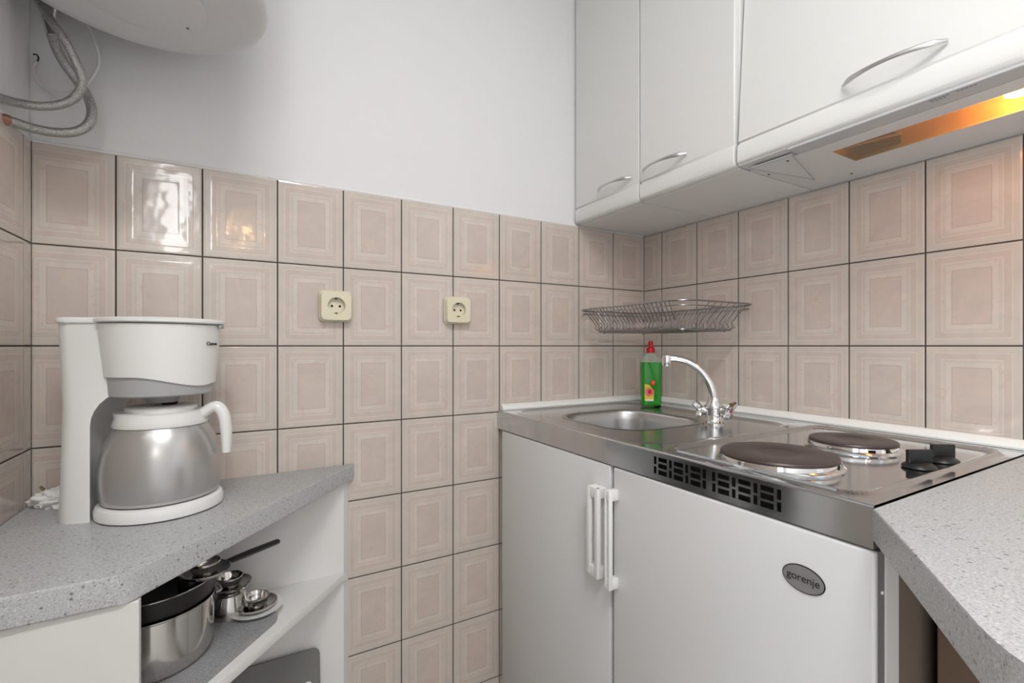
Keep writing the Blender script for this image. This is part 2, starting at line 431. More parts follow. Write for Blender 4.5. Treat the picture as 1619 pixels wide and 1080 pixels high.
def window_frame(name, pts_fn, a0, a1, z0, z1):
    b = B(); w = 0.05
    for (p, q, r, s_) in ((a0, a0 + w, z0, z1), (a1 - w, a1, z0, z1), (a0 + w, a1 - w, z0, z0 + w), (a0 + w, a1 - w, z1 - w, z1)):
        b.box(*pts_fn(p, q, 0.02, 0.07), r, s_)
    o = struct(b.build(name, M['door']))
    g = B().box(*pts_fn(a0 + w, a1 - w, 0.04, 0.046), z0 + w, z1 - w).build('window_pane', M['window_glass'], o)
    return o
window_frame('window_1', lambda p, q, d0, d1: (p, q, YR - d1, YR - d0), -1.82, -1.63, 1.80, 2.45)
window_frame('fill_window', lambda p, q, d0, d1: (XF - d1, XF - d0, p, q), -3.0, -1.8, 0.08, 2.3)  # invented opening, reaching low to spread fill light into the nook
fl = struct(B().box(XF - 0.1, 0.12, YR - 0.12, 0.12, -0.08, 0).build('floor', mat('floor_laminate', srgb(196, 194, 190), 0.5, var=0.12, vscale=5)))
struct(B().box(XF - 0.12, 0.12, YR - 0.12, 0.12, CEIL, CEIL + 0.08).build('ceiling', M['plaster']))

# white sealing strips on the worktop along the two walls
ZS = 0.905
def strip_profile(bd, path_fn):
    pr = [(0.0, 0.0), (0.0155, 0.0), (0.017, 0.004), (0.013, 0.011), (0.006, 0.0165), (0.0, 0.018)]
    A_, B_ = path_fn(0), path_fn(1)
    vs = [A_(p, z) for p, z in pr] + [B_(p, z) for p, z in pr]; n = len(pr)
    fs = [[i, (i + 1) % n, n + (i + 1) % n, n + i] for i in range(n)] + [list(range(n)), list(range(n, 2 * n))[::-1]]
    bd.add(vs, fs)
ZSTR = ZS + 0.0005
b = B(); strip_profile(b, lambda k: (lambda p, z: ((-0.592, -0.0172)[k], -p - 0.0002, ZSTR + z))); struct(b.build('trim_1', M['trimw']))
b = B(); strip_profile(b, lambda k: (lambda p, z: (-p - 0.0002, (-1.80, -0.0002)[k], ZSTR + z))); struct(b.build('trim_2', M['trimw']))

# ------------------------------------------------------------------ stainless worktop with sink and hob
KT = thing('sink_worktop', 'stainless steel worktop with round-cornered sink bowl, slotted front edge and hob recess', 'sink unit', (-0.3, -0.5, ZS))
X0, X1, Y0, Y1 = -0.600, -0.002, -0.9985, -0.002
BC = (-0.355, -0.305); BH = (0.150, 0.158)      # bowl centre, half sizes
def rrd(x, y, cx, cy, hx, hy, r):
    """signed distance to a rounded rectangle, negative inside"""
    qx, qy = abs(x - cx) - hx + r, abs(y - cy) - hy + r
    return min(max(qx, qy), 0) + math.hypot(max(qx, 0), max(qy, 0)) - r
def sstep(a, b_, t):
    t = max(0, min(1, (t - a) / (b_ - a))); return t * t * (3 - 2 * t)
def top_z(x, y):
    z = ZS
    d = rrd(x, y, -0.335, -0.32, 0.235, 0.285, 0.07)          # drainer recess around the bowl
    z -= 0.0035 * sstep(0.006, -0.006, d)
    z += 0.0012 * math.exp(-(d - 0.008) ** 2 / (2 * 0.0025 ** 2))
    d = rrd(x, y, -0.318, -0.808, 0.262, 0.165, 0.035)         # bead round the hob
    z += 0.0042 * math.exp(-(d / 0.0042) ** 2)
    z -= 0.0016 * sstep(0.0, -0.010, d)
    d = rrd(x, y, -0.052, -0.31, 0.018, 0.27, 0.015)          # channel behind the bowl
    z -= 0.002 * sstep(0.004, -0.004, d)
    return z
def bowl_top():
    bd = B(); step = 0.004; nx = int((X1 - X0) / step); ny = int((Y1 - Y0) / step)
    idx = {}; vs = []
    for i in range(nx + 1):
        for j in range(ny + 1):
            x = X0 + (X1 - X0) * i / nx; y = Y0 + (Y1 - Y0) * j / ny
            idx[i, j] = len(vs); vs.append((x, y, top_z(x, y)))
    fs = []
    for i in range(nx):
        for j in range(ny):
            x = X0 + (X1 - X0) * (i + .5) / nx; y = Y0 + (Y1 - Y0) * (j + .5) / ny
            if rrd(x, y, BC[0], BC[1], BH[0], BH[1], 0.09) < -0.004: continue
            fs.append([idx[i, j], idx[i + 1, j], idx[i + 1, j + 1], idx[i, j + 1]])
    for f in fs:
        cx_ = (vs[f[0]][0] + vs[f[2]][0]) / 2; cy_ = (vs[f[0]][1] + vs[f[2]][1]) / 2
        bd.mat(1 if rrd(cx_, cy_, -0.335, -0.32, 0.235, 0.285, 0.07) < 0 else 0).add([], []); bd.mi.append(bd.cm)
    bd.v += vs; bd.f += fs
    o = bd.build('steel_top', [M['steel'], M['steel_satin']], KT, smooth=True, ang=60); return o
bowl_top()
# bowl: rings of a rounded rectangle
def rr_ring(cx, cy, hx, hy, r, n=16):
    r = min(r, hx - 1e-4, hy - 1e-4); out = []
    for q, (sx, sy) in enumerate(((1, 1), (-1, 1), (-1, -1), (1, -1))):
        for k in range(n):
            a = q * pi / 2 + (pi / 2) * k / (n - 1)
            out.append((cx + sx * (hx - r) + r * cos(a), cy + sy * (hy - r) + r * sin(a)))
    return out
def rings(bd, rs, cap=True):
    n = len(rs[0][0]); vs = []; fs = []
    for pts, z in rs: vs += [(p[0], p[1], z) for p in pts]
    for j in range(len(rs) - 1):
        for i in range(n): fs.append([j * n + i, j * n + (i + 1) % n, (j + 1) * n + (i + 1) % n, (j + 1) * n + i])
    if cap: fs.append([(len(rs) - 1) * n + i for i in range(n)])
    return bd.add(vs, fs)
zr = ZS - 0.0035
pr = [(0.006, 0.0004), (0.001, 0.0012), (-0.004, 0.0004), (-0.008, -0.003), (-0.011, -0.010), (-0.014, -0.03), (-0.018, -0.09), (-0.024, -0.118), (-0.036, -0.132), (-0.055, -0.138), (-0.10, -0.141)]
b = B(); rings(b, [(rr_ring(BC[0], BC[1], BH[0] + o_, BH[1] + o_, 0.09 + o_), zr + z) for o_, z in pr])
bowl = b.build('sink_bowl', M['steel_brushed'], KT, smooth=True, ang=70)
B().lathe([(0.0, 0.001), (0.012, 0.001), (0.014, 0.003), (0.034, 0.003), (0.036, 0.0)], (BC[0], BC[1], zr - 0.1405), 40).build('drain', M['chrome'], bowl, smooth=True)
# front skirt with the two groups of slots
def plate_holes(bd, xf, y0, y1, z0, z1, holes, th):
    ys = sorted({y0, y1} | {h[0] for h in holes} | {h[1] for h in holes}); zs = sorted({z0, z1} | {h[2] for h in holes} | {h[3] for h in holes})
    def hole(i, j):
        if i < 0 or j < 0 or i >= len(ys) - 1 or j >= len(zs) - 1: return True
        cy, cz = (ys[i] + ys[i + 1]) / 2, (zs[j] + zs[j + 1]) / 2
        return any(h[0] < cy < h[1] and h[2] < cz < h[3] for h in holes)
    for i in range(len(ys) - 1):
        for j in range(len(zs) - 1):
            if hole(i, j): continue
            a, b_, c, d = ys[i], ys[i + 1], zs[j], zs[j + 1]
            F = [(xf, a, c), (xf, b_, c), (xf, b_, d), (xf, a, d)]; K = [(xf + th, p[1], p[2]) for p in F]
            fs = [[0, 1, 2, 3], [7, 6, 5, 4]]
            if hole(i, j - 1): fs.append([0, 1, 5, 4])
            if hole(i + 1, j): fs.append([1, 2, 6, 5])
            if hole(i, j + 1): fs.append([2, 3, 7, 6])
            if hole(i - 1, j): fs.append([3, 0, 4, 7])
            bd.add(F + K, fs)
holes = []
XS = -0.6035
for g0 in (-0.638, -0.7665):
    y = g0; W_, N_, G_ = 0.0205, 0.0062, 0.0050
    for c in range(7):
        if c % 2 == 0:
            holes += [(y - N_, y, 0.8795, 0.8940), (y - N_, y, 0.8620, 0.8755)]; y -= N_ + G_
        else:
            holes += [(y - W_, y, 0.8865, 0.8940), (y - W_, y, 0.8745, 0.8825), (y - W_, y, 0.8620, 0.8705)]; y -= W_ + G_
b = B(); plate_holes(b, XS, Y0, Y1, 0.8535, ZS - 0.0040, holes, 0.0012)
# rolled upper edge joining skirt and top, and folded lower lip
n = 6; vs = []; fs = []
for k in range(n + 1):
    a = (pi / 2) * k / n
    x = X0 + 0.0 - 0.0035 * cos(a); z = ZS - 0.0040 + 0.0040 * sin(a)
    vs += [(x, Y0, z), (x, Y1, z)]
for k in range(n): fs.append([2 * k, 2 * k + 1, 2 * k + 3, 2 * k + 2])
b.add(vs, fs)
b.box(XS, -0.585, Y0, Y1, 0.8515, 0.8535)
b.build('front_skirt', M['steel'], KT, smooth=True, ang=40)
B().box(-0.585, -0.581, -0.90, -0.62, 0.854, 0.899).build('vent_backing', M['dark'], KT)
B().box(XS + 0.0003, -0.02, Y0, Y0 + 0.0012, 0.8535, ZS - 0.004).build('end_skirt', M['steel'], KT)

# hotplates and knobs belong to the built-in hob
def hotplate(cx, cy, r, label):
    zb = top_z(cx, cy)
    t = B().lathe([(r - 0.0015, 0.008), (r - 0.0005, 0.0155), (r - 0.002, 0.0178), (r - 0.006, 0.0185), (r * 0.40, 0.0185), (r * 0.36, 0.0172), (r * 0.30, 0.0166), (0.0, 0.0166)],
              (cx, cy, zb), 72).build('hotplate', M['iron'], KT, smooth=True, ang=35)
    t['label'] = label
    B().lathe([(r + 0.006, 0.0), (r + 0.0065, 0.002), (r + 0.004, 0.0045), (r + 0.0015, 0.006), (r + 0.001, 0.010), (r + 0.0003, 0.0125),
               (r - 0.002, 0.0125), (r - 0.003, 0.009)], (cx, cy, zb), 72).build('chrome_ring', M['chrome'], t, smooth=True, ang=50)
hotplate(-0.490, -0.808, 0.090, 'larger cast iron hotplate near the front edge')
hotplate(-0.255, -0.812, 0.073, 'smaller cast iron hotplate at the back')
def knob(cx, cy, a, label):
    mt_ = Matrix.Translation((cx, cy, top_z(cx, cy))) @ Matrix.Rotation(radians(a), 4, 'Z')
    b = B().lathe([(0.0, 0.001), (0.0225, 0.001), (0.0235, 0.0025), (0.022, 0.005), (0.015, 0.010), (0.0, 0.011)], (0, 0, 0), 40, M_=mt_)
    t = b.build('knob', M['black'], KT, smooth=True, ang=40); t['label'] = label
    B().box(-0.0195, 0.0195, -0.0035, 0.0035, 0.006, 0.030, 0.0015, M_=mt_).build('grip', M['black'], t, smooth=True)
knob(-0.3285, -0.944, -30, 'black front knob with upright grip')
knob(-0.2445, -0.946, -30, 'black rear knob with upright grip')

# ------------------------------------------------------------------ tap
TX, TY = -0.232, -0.482
TZ = ZS - 0.0034
tap = thing('mixer_tap', 'chrome two-handle mixer tap with curved swivel spout behind the sink bowl', 'tap', (TX, TY, TZ))
B().lathe([(0.0, 0), (0.027, 0.0), (0.027, 0.004), (0.023, 0.008), (0.021, 0.014), (0.0205, 0.034), (0.0225, 0.040), (0.020, 0.050), (0.015, 0.057), (0.0140, 0.068), (0.0, 0.070)],
          (TX, TY, TZ), 36).build('body', M['chrome'], tap, smooth=True)
d = Vector((-0.74, 0.67, 0)).normalized()
sp = [(0.0, 0.060), (0.004, 0.085), (0.015, 0.112), (0.036, 0.139), (0.062, 0.157), (0.090, 0.165), (0.116, 0.166)]
b = B().tube([(TX + d.x * s_, TY + d.y * s_, TZ + z) for s_, z in sp], [0.0105, 0.0105, 0.0102, 0.0098, 0.0092, 0.0085, 0.0085], 16, 5)
b.build('spout', M['chrome'], tap, smooth=True)
ex, ey = TX + d.x * 0.116, TY + d.y * 0.116
B().lathe([(0.0, 0.014), (0.0105, 0.012), (0.0125, 0.004), (0.0125, -0.008), (0.0100, -0.016), (0.0, -0.015)], (ex, ey, TZ + 0.162), 24).build('aerator', M['chrome'], tap, smooth=True)
for s_, dot in ((1, 'blue'), (-1, 'red')):
    hd = Vector((-0.62 * s_ * 0.9, 0.55 * s_, 0.0)); hd = Vector((-0.50, 0.86, 0)) if s_ == 1 else Vector((0.35, -0.93, 0))
    hd.normalize(); q = Vector((TX, TY, TZ + 0.030)); e_ = q + hd * 0.028 + Vector((0, 0, 0.006))
    b = B().tube([q + hd * 0.012, e_], [0.011, 0.0125], 16, 1)
    sd = Vector((-hd.y, hd.x, 0))
    lean = (hd * 0.35 + Vector((0, 0, 1))).normalized()
    for k in range(4):
        a = pi / 4 + k * pi / 2; v = sd * cos(a) + lean * sin(a)
        b.tube([e_ + hd * 0.004, e_ + hd * 0.010 + v * 0.015, e_ + hd * 0.013 + v * 0.026], [0.0085, 0.0080, 0.0060], 10, 3)
    h = b.build('handle', M['chrome'], tap, smooth=True)
    mt = M['red'] if s_ == -1 else mat('blue_dot', srgb(70, 100, 170), 0.3)
    B().lathe([(0.0, 0.0035), (0.006, 0.0028), (0.0085, 0.0)], (0, 0, 0), 20, M_=frame(e_ + hd * 0.0125, sd, lean)).build('temperature_dot', mt, h, smooth=True)

# ------------------------------------------------------------------ soap bottle
bx, by = -0.118, -0.150
bot = thing('dish_soap_bottle', 'green dish soap bottle with red cap standing in the corner behind the sink', 'soap bottle', (bx, by, ZS + 0.0003), radians(-33))
def bl_ring(hx, hy, r, z): return (rr_ring(0, 0, hx, hy, r, 10), z)
b = B(); rings(b, [bl_ring(0.027, 0.017, 0.014, 0.0), bl_ring(0.032, 0.021, 0.014, 0.003), bl_ring(0.033, 0.022, 0.014, 0.02), bl_ring(0.0325, 0.022, 0.014, 0.07), bl_ring(0.0335, 0.022, 0.014, 0.12), bl_ring(0.033, 0.0215, 0.014, 0.142), bl_ring(0.005, 0.005, 0.004, 0.1425)])
b.add([(0, 0, 0)], [])
b.build('body', M['green'], bot, smooth=True, ang=50, world=False)
b = B(); rings(b, [bl_ring(0.033, 0.0215, 0.014, 0.1428), bl_ring(0.031, 0.020, 0.014, 0.152), bl_ring(0.024, 0.017, 0.012, 0.162), bl_ring(0.014, 0.013, 0.012, 0.168), bl_ring(0.012, 0.012, 0.0119, 0.176)])
b.build('shoulder', M['clear'], bot, smooth=True, ang=50, world=False)
B().lathe([(0.0135, 0.172), (0.0140, 0.174), (0.0135, 0.186), (0.0105, 0.190), (0.0070, 0.192), (0.0068, 0.197), (0.0082, 0.200), (0.0078, 0.208), (0.0040, 0.211), (0.0, 0.211)], (0, 0, 0), 28).build('cap', M['red'], bot, smooth=True, ang=40, world=False)
def disc_pts(cx, cz, rx, rz, n=20): return [(cx + rx * cos(2 * pi * k / n), cz + rz * sin(2 * pi * k / n)) for k in range(n)]
def decal(bd, pts, y, th=0.0005):
    n = len(pts); vs = [(p[0], y, p[1]) for p in pts] + [(p[0], y - th, p[1]) for p in pts]
    fs = [list(range(n)), list(range(n, 2 * n))[::-1]] + [[i, (i + 1) % n, n + (i + 1) % n, n + i] for i in range(n)]
    bd.add(vs, fs)
yl = -0.0222
b = B(); decal(b, [(-0.024, 0.018), (0.004, 0.016), (0.006, 0.05), (0.0, 0.058), (-0.010, 0.07), (-0.024, 0.072)], yl); lab = b.build('label', M['yellow'], bot, world=False)
b = B(); decal(b, disc_pts(-0.009, 0.046, 0.0145, 0.0145), yl - 0.0006); b.build('label_flower', M['pink'], lab, world=False)
b = B(); decal(b, disc_pts(-0.008, 0.047, 0.0065, 0.0075), yl - 0.0012); decal(b, disc_pts(0.002, 0.076, 0.0075, 0.010), yl - 0.0006); b.build('label_emblem', M['red'], lab, world=False)
b = B(); decal(b, disc_pts(0.003, 0.077, 0.0045, 0.006), yl - 0.0012); b.build('label_spot', M['orange'], lab, world=False)
b = B()
for k in range(4): decal(b, disc_pts(-0.018 + k * 0.0065, 0.020 + 0.001 * (k % 2), 0.0028, 0.0035, 12), yl - 0.0008)
b.build('label_lettering', M['trimw'], lab, world=False)

# ------------------------------------------------------------------ kitchenette base: cupboard and fridge
FX = -0.604
base = thing('sink_cupboard', 'white cupboard under the sink with plain door beside the tiled wall', 'cupboard', (-0.3, -0.26, 0))
b = B(); b.box(-0.582, -0.012, -0.512, -0.496, 0.08, 0.8525); b.box(-0.582, -0.012, -0.028, -0.012, 0.08, 0.8525)
b.box(-0.582, -0.012, -0.496, -0.028, 0.08, 0.096); b.box(-0.022, -0.012, -0.496, -0.028, 0.096, 0.8525); b.build('carcass', M['enamel_shade'], base)
dr = B().box(FX, FX + 0.020, -0.5135, -0.030, 0.085, 0.8485, 0.003).build('door', M['enamel'], base, smooth=True)
B().box(-0.55, -0.53, -0.50, -0.02, 0.0, 0.08).build('plinth', M['carcass'], base)
def pull(y0, y1, z0, z1, dep, bar, parent, name='handle'):
    b = B(); x = FX - dep
    b.box(x, x + 0.010, y0, y0 + bar, z0, z1, 0.002)
    b.box(x + 0.001, x + 0.010, y1 - bar, y1, z0 + 0.002, z1 - 0.002, 0.002)
    for a, c in ((z0, z0 + 0.022), (z1 - 0.022, z1)): b.box(x + 0.002, FX - 0.0001, y0 + 0.0005, y1 - 0.0005, a, c, 0.002)
    return b.build(name, M['plastic'], parent, smooth=True)
pull(-0.506, -0.466, 0.612, 0.801, 0.026, 0.012, dr)
fr = thing('fridge', 'white built-under fridge with oval badge and slim white handle under the hob', 'fridge', (-0.3, -0.76, 0))
B().box(-0.578, -0.012, -0.998, -0.5165, 0.06, 0.8525).build('body', M['enamel_shade'], fr)
fd = B().box(FX, FX + 0.011, -1.000, -0.5245, 0.06, 0.8485, 0.004, 3).build('door', M['enamel'], fr, smooth=True)
B().box(-0.5928, -0.5782, -0.9995, -0.526, 0.062, 0.847).build('door_side_shade', M['side_shade'], fr)  # dark grey strip paints the shaded side of the white door
B().box(-0.54, -0.06, -0.97, -0.54, 0.0, 0.06).build('plinth', M['black'], fr)
B().box(-0.577, -0.545, -1.0015, -0.9985, 0.06, 0.852).build('side_strip', M['carcass'], fr)
pull(-0.5425, -0.5250, 0.604, 0.806, 0.026, 0.0045, fd)
# oval badge
def oval(bd, x, cy, cz, ry, rz, th, n=48):
    vs = [(x, cy + ry * cos(2 * pi * k / n), cz + rz * sin(2 * pi * k / n)) for k in range(n)]; vs += [(x - th, v[1], v[2]) for v in vs]
    bd.add(vs, [list(range(n)), list(range(n, 2 * n))[::-1]] + [[i, (i + 1) % n, n + (i + 1) % n, n + i] for i in range(n)])
b = B(); oval(b, FX, -0.9145, 0.7805, 0.0290, 0.0185, 0.0012); bg = b.build('badge', M['ink'], fd)
b = B(); oval(b, FX - 0.0012, -0.9145, 0.7805, 0.0276, 0.0171, 0.0004); b.build('badge_plate', M['badge'], fd)
text_part('badge_lettering', 'gorenje', 0.0148, frame((FX - 0.0018, -0.9145, 0.7812), (0, -1, 0), (0, 0, 1)), M['ink'], fd, 0.0002, 0.0)
B().lathe([(0, 0.002), (0.002, 0.0015), (0.0026, 0)], (0, 0, 0), 12, M_=frame((-0.585, -0.9996, 0.795), (1, 0, 0), (0, 0, 1))).build('screw_cap', M['trimw'], fd, smooth=True)

# ------------------------------------------------------------------ grey corner counter on the right and the brown cabinet below it
def round_poly(P, rad):
    out = []; n = len(P)
    for i in range(n):
        p0, p1, p2 = Vector(P[i - 1]), Vector(P[i]), Vector(P[(i + 1) % n]); r = rad.get(i, 0)
        if r <= 0: out.append(tuple(p1)); continue
        a = (p0 - p1).normalized(); c = (p2 - p1).normalized()
        s0 = p1 + a * r; s1 = p1 + c * r
        for k in range(9):
            t = k / 8; out.append(tuple(s0 * (1 - t) ** 2 + p1 * 2 * t * (1 - t) + s1 * t * t))
    return out
poly = [(-0.0005, -1.001), (-0.0005, -1.80), (-0.872, -1.80), (-0.872, -1.195), (-0.612, -1.001)]
poly = round_poly(poly, {3: 0.06})
o = B().prism(poly, 0.865, ZS - 0.0005, 0.003, 3).build('grey_countertop', M['counter'], None, smooth=True)
tag(o, 'grey speckled countertop with slanted corner at the right end of the hob', 'countertop')
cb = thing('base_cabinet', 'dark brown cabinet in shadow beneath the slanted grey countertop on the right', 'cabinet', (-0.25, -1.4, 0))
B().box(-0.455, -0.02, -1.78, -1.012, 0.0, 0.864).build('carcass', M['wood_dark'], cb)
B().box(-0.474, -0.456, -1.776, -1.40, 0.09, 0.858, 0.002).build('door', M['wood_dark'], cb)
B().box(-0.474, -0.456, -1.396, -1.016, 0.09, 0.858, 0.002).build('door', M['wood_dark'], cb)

# ------------------------------------------------------------------ wall cabinets
def bow_handle(parent, y0, y1, z, x, droop=0.0):
    ym = (y0 + y1) / 2; L_ = (y0 - y1)
    pts = []; rad = []
    for k in range(11):
        t = k / 10; y = y0 - L_ * t; s_ = sin(pi * t) ** 0.7
        pts.append((x - 0.003 - 0.026 * s_, y, z)); rad.append(0.0062 - 0.0028 * sin(pi * t) if k not in (0, 10) else 0.0025)
    return B().tube(pts, rad, 10, 3, flat=(1.0, 0.8)).build('handle', M['satin'], parent, smooth=True)
def cab_door(parent, y0, y1, x, ztop, tilt=0.0, zlow=1.504):
    """foil door: flat field, shallow groove, rounded lower band; tilt leans the top back"""
    prof = [(0.018, zlow), (0.006, zlow), (0.0015, zlow + 0.003), (-0.0015, zlow + 0.009), (-0.0022, zlow + 0.020), (-0.0022, zlow + 0.042), (-0.0010, zlow + 0.0455), (0.0028, zlow + 0.0475), (0.0030, zlow + 0.050), (0.0002, zlow + 0.053), (0.0, zlow + 0.056), (0.0, ztop - 0.003), (0.003, ztop), (0.018, ztop)]
    n = len(prof); vs = []
    e = 0.0012
    for (yy, ins) in ((y0, 1), (y0 - e, 0), (y1 + e, 0), (y1, 1)):
        for (px, z) in prof:
            px2 = px + (e if ins and px < 0.017 else 0)
            vs.append((x + px2 + tilt * (z - zlow), yy, z))
    fs = []
    for c in range(3):
        for i in range(n): fs.append([c * n + i, c * n + (i + 1) % n, (c + 1) * n + (i + 1) % n, (c + 1) * n + i])
    fs.append(list(range(n))); fs.append([3 * n + i for i in range(n)][::-1])
    return B().add(vs, fs).build('door', M['door'], parent, smooth=True, ang=40)
ZT = 2.47; DX = -0.3125
for k, (ya, yb, lab_, h0, h1) in enumerate(((-0.004, -0.2975, 'narrow white wall cabinet in the corner, first of the row against the plaster wall', -0.1244, -0.2697),
                                        (-0.3020, -0.5980, 'narrow white wall cabinet between the corner cabinet and the one over the cooker hood', -0.3144, -0.4647))):
    w = thing('wall_cabinet', lab_, 'wall cabinet', (-0.15, (ya + yb) / 2, 1.5), 0, 'white wall cabinets in a row')
    B().box(-0.2935, -0.002, yb, ya, 1.5015, ZT, 0.0008, 1).build('carcass', M['carcass'], w)
    d_ = cab_door(w, ya, yb, DX, ZT - 0.002)
    bow_handle(d_, h0, h1, 1.579, DX)
w = thing('wall_cabinet', 'widest white wall cabinet, its door leaning out at the bottom above the cooker hood', 'wall cabinet', (-0.15, -0.9, 1.64), 0, 'white wall cabinets in a row')
B().box(-0.245, -0.002, -1.1985, -0.6015, 1.645, ZT, 0.0008, 1).build('carcass', M['carcass'], w)
d_ = cab_door(w, -0.6045, -1.198, DX, ZT - 0.002, tilt=0.068)
bow_handle(d_, -0.8225, -0.9755, 1.580, DX + 0.004)

# ------------------------------------------------------------------ cooker hood
hd = thing('cooker_hood', 'white slimline cooker hood with lit amber lamp strip beneath the widest cabinet', 'cooker hood', (-0.15, -0.9, 1.5))
LX0, LX1, LY0, LY1 = -0.220, -0.125, -1.115, -0.757
b = B()
def slab_hole(bd, x0, x1, y0, y1, z0, z1, hx0, hx1, hy0, hy1):
    bd.box(x0, hx0, y0, y1, z0, z1); bd.box(hx1, x1, y0, y1, z0, z1); bd.box(hx0, hx1, y0, hy0, z0, z1); bd.box(hx0, hx1, hy1, y1, z0, z1)
slab_hole(b, -0.2640, -0.004, -1.196, -0.6045, 1.500, 1.503, LX0, LX1, LY0, LY1)
b.box(-0.2640, -0.2610, -1.196, -0.6045, 1.503, 1.56)
b.box(-0.007, -0.004, -1.196, -0.6045, 1.503, 1.64)
b.box(-0.2755, -0.007, -0.6085, -0.6045, 1.503, 1.64); b.box(-0.2755, -0.007, -1.196, -1.192, 1.503, 1.64)
b.box(-0.244, -0.007, -1.192, -0.6085, 1.636, 1.64)
b.build('housing', M['enamel'], hd)
B().box(-0.3080, -0.2660, -1.196, -0.716, 1.4995, 1.5055, 0.001, 1).build('visor', M['visor'], hd)
B().box(-0.3080, -0.2660, -0.7145, -0.6045, 1.5035, 1.5065).build('side_cover', M['enamel'], hd)
b = B()   # triangular stay plate and its rails at the left end
T_ = [(-0.288, -0.622), (-0.283, -0.712), (-0.092, -0.655)]
b.prism(T_, 1.4962, 1.4998)
b.build('stay_plate', M['enamel'], hd)
b = B()
for p, q in ((T_[0], T_[2]), (T_[1], T_[2]), (T_[0], T_[1])):
    b.tube([(p[0], p[1], 1.4958), (q[0], q[1], 1.4958)], 0.0011, 6, 1)
b.build('stay_edge', M['plastic_grey'], hd)
for i, (x, y) in enumerate(((-0.21, -0.615), (-0.05, -0.715), (-0.262, -0.690))):
    B().lathe([(0.0, -0.002), (0.0024, -0.0015), (0.003, 0.0)], (x, y, 1.4998 if i != 2 else 1.4960), 12).build('screw', M['inkg'], hd, smooth=True)
# lamp strip: recess, bulb, lens
b = B()
b.box(LX0 - 0.002, LX0, LY0, LY1, 1.5031, 1.540); b.box(LX1, LX1 + 0.002, LY0, LY1, 1.5031, 1.540)
b.box(LX0 - 0.002, LX1 + 0.002, LY0 - 0.002, LY0, 1.5031, 1.540); b.box(LX0 - 0.002, LX1 + 0.002, LY1, LY1 + 0.002, 1.5031, 1.540)
b.box(LX0, LX1, LY0, LY1, 1.538, 1.540)
b.build('lamp_recess', M['lamp_box'], hd)
B().tube([(-0.200, -0.775, 1.506), (-0.182, -0.865, 1.506)], 0.0022, 8, 1).build('lamp_rail', M['plastic'], hd, smooth=True)
B().box(LX0 + 0.001, LX1 - 0.001, LY0 + 0.001, LY1 - 0.001, 1.4990, 1.5008, 0.0006, 1).build('lamp_cover', M['lens'], hd)
B().box(-0.168, -0.134, -0.845, -0.770, 1.5035, 1.522, 0.003).build('lamp_socket', M['black'], hd)
bl = B().lathe([(0.0, -0.035), (0.008, -0.032), (0.0125, -0.02), (0.0125, 0.02), (0.008, 0.032), (0, 0.035)], (0, 0, 0), 20, M_=frame((-0.172, -1.036, 1.520), (1, 0, 0), (0, 0, 1))).build('bulb', M['bulb'], hd, smooth=True)
# tiny printed marks on the visor
b = B()
for x, ys, n in ((-0.3015, -0.948, 5), (-0.2950, -0.948, 4), (-0.3015, -0.982, 5)):
    for k in range(n): b.box(x, x + 0.0018, ys - k * 0.0052 - 0.0036, ys - k * 0.0052, 1.4991, 1.4996)
b.build('printed_marks', M['inkg'], hd)

# ------------------------------------------------------------------ wire rack in the corner
rk = thing('wire_dish_rack', 'chrome wire dish rack hanging in the tiled corner above the soap bottle', 'dish rack', (-0.16, -0.22, 1.145))
def rr3(x0, x1, y0, y1, r, z, n=6): return [(p[0], p[1], z) for p in rr_ring((x0 + x1) / 2, (y0 + y1) / 2, (x1 - x0) / 2, (y1 - y0) / 2, r, n)]
RX0, RX1, RY0, RY1 = -0.322, -0.010, -0.462, -0.010
SX0, SX1, SY0, SY1 = -0.252, -0.035, -0.400, -0.034
zt, zb = 1.2165, 1.1455
B().tube(rr3(RX0, RX1, RY0, RY1, 0.06, zt), 0.0024, 8, 1, closed=True).build('upper_rim', M['wire'], rk, smooth=True)
B().tube(rr3(RX0 + .004, RX1 - .004, RY0 + .004, RY1 - .004, 0.056, zt - 0.012), 0.0015, 8, 1, closed=True).build('inner_rim', M['wire'], rk, smooth=True)
B().tube(rr3(SX0, SX1, SY0, SY1, 0.03, zb), 0.0022, 8, 1, closed=True).build('lower_frame', M['wire'], rk, smooth=True)
nW = 24
for k in range(nW):
    y = -0.050 + (-0.384 + 0.050) * k / (nW - 1); yt = -0.060 + (-0.415 + 0.060) * k / (nW - 1)
    B().tube([(RX0, yt, zt), (SX0 - 0.012, y, zb + 0.022), (SX0 + 0.006, y, zb + 0.0015), (SX1 - 0.006, y, zb + 0.0015), (SX1 + 0.008, y, zb + 0.022), (RX1, yt, zt)], 0.0014, 6, 2).build('cross_wire', M['wire'], rk, smooth=True)
for k in range(7):
    x = SX0 + 0.03 + (SX1 - SX0 - 0.06) * k / 6
    B().tube([(x, RY0, zt), (x, SY0 - 0.010, zb + 0.020), (x, SY0 + 0.004, zb - 0.001), (x, SY1 - 0.004, zb - 0.001), (x, SY1 + 0.008, zb + 0.02), (x, RY1, zt)], 0.0013, 6, 2).build('long_wire', M['wire'], rk, smooth=True)
for (x, y) in ((SX0 + .02, SY0 + .02), (SX0 + .02, SY1 - .02), (SX1 - .02, SY0 + .02), (SX1 - .02, SY1 - .02)):
    B().tube([(x, y, zb), (x, y, zb - 0.006)], 0.003, 8, 1).build('foot', M['wire'], rk, smooth=True)
for (p, q) in (((-0.20, -0.0005, zt + 0.006), (-0.20, -0.010, zt)), ((-0.0005, -0.30, zt + 0.006), (-0.010, -0.30, zt))):
    B().tube([p, q, (q[0], q[1], q[2] - 0.004)], 0.002, 8, 2).build('wall_hook', M['wire'], rk, smooth=True)

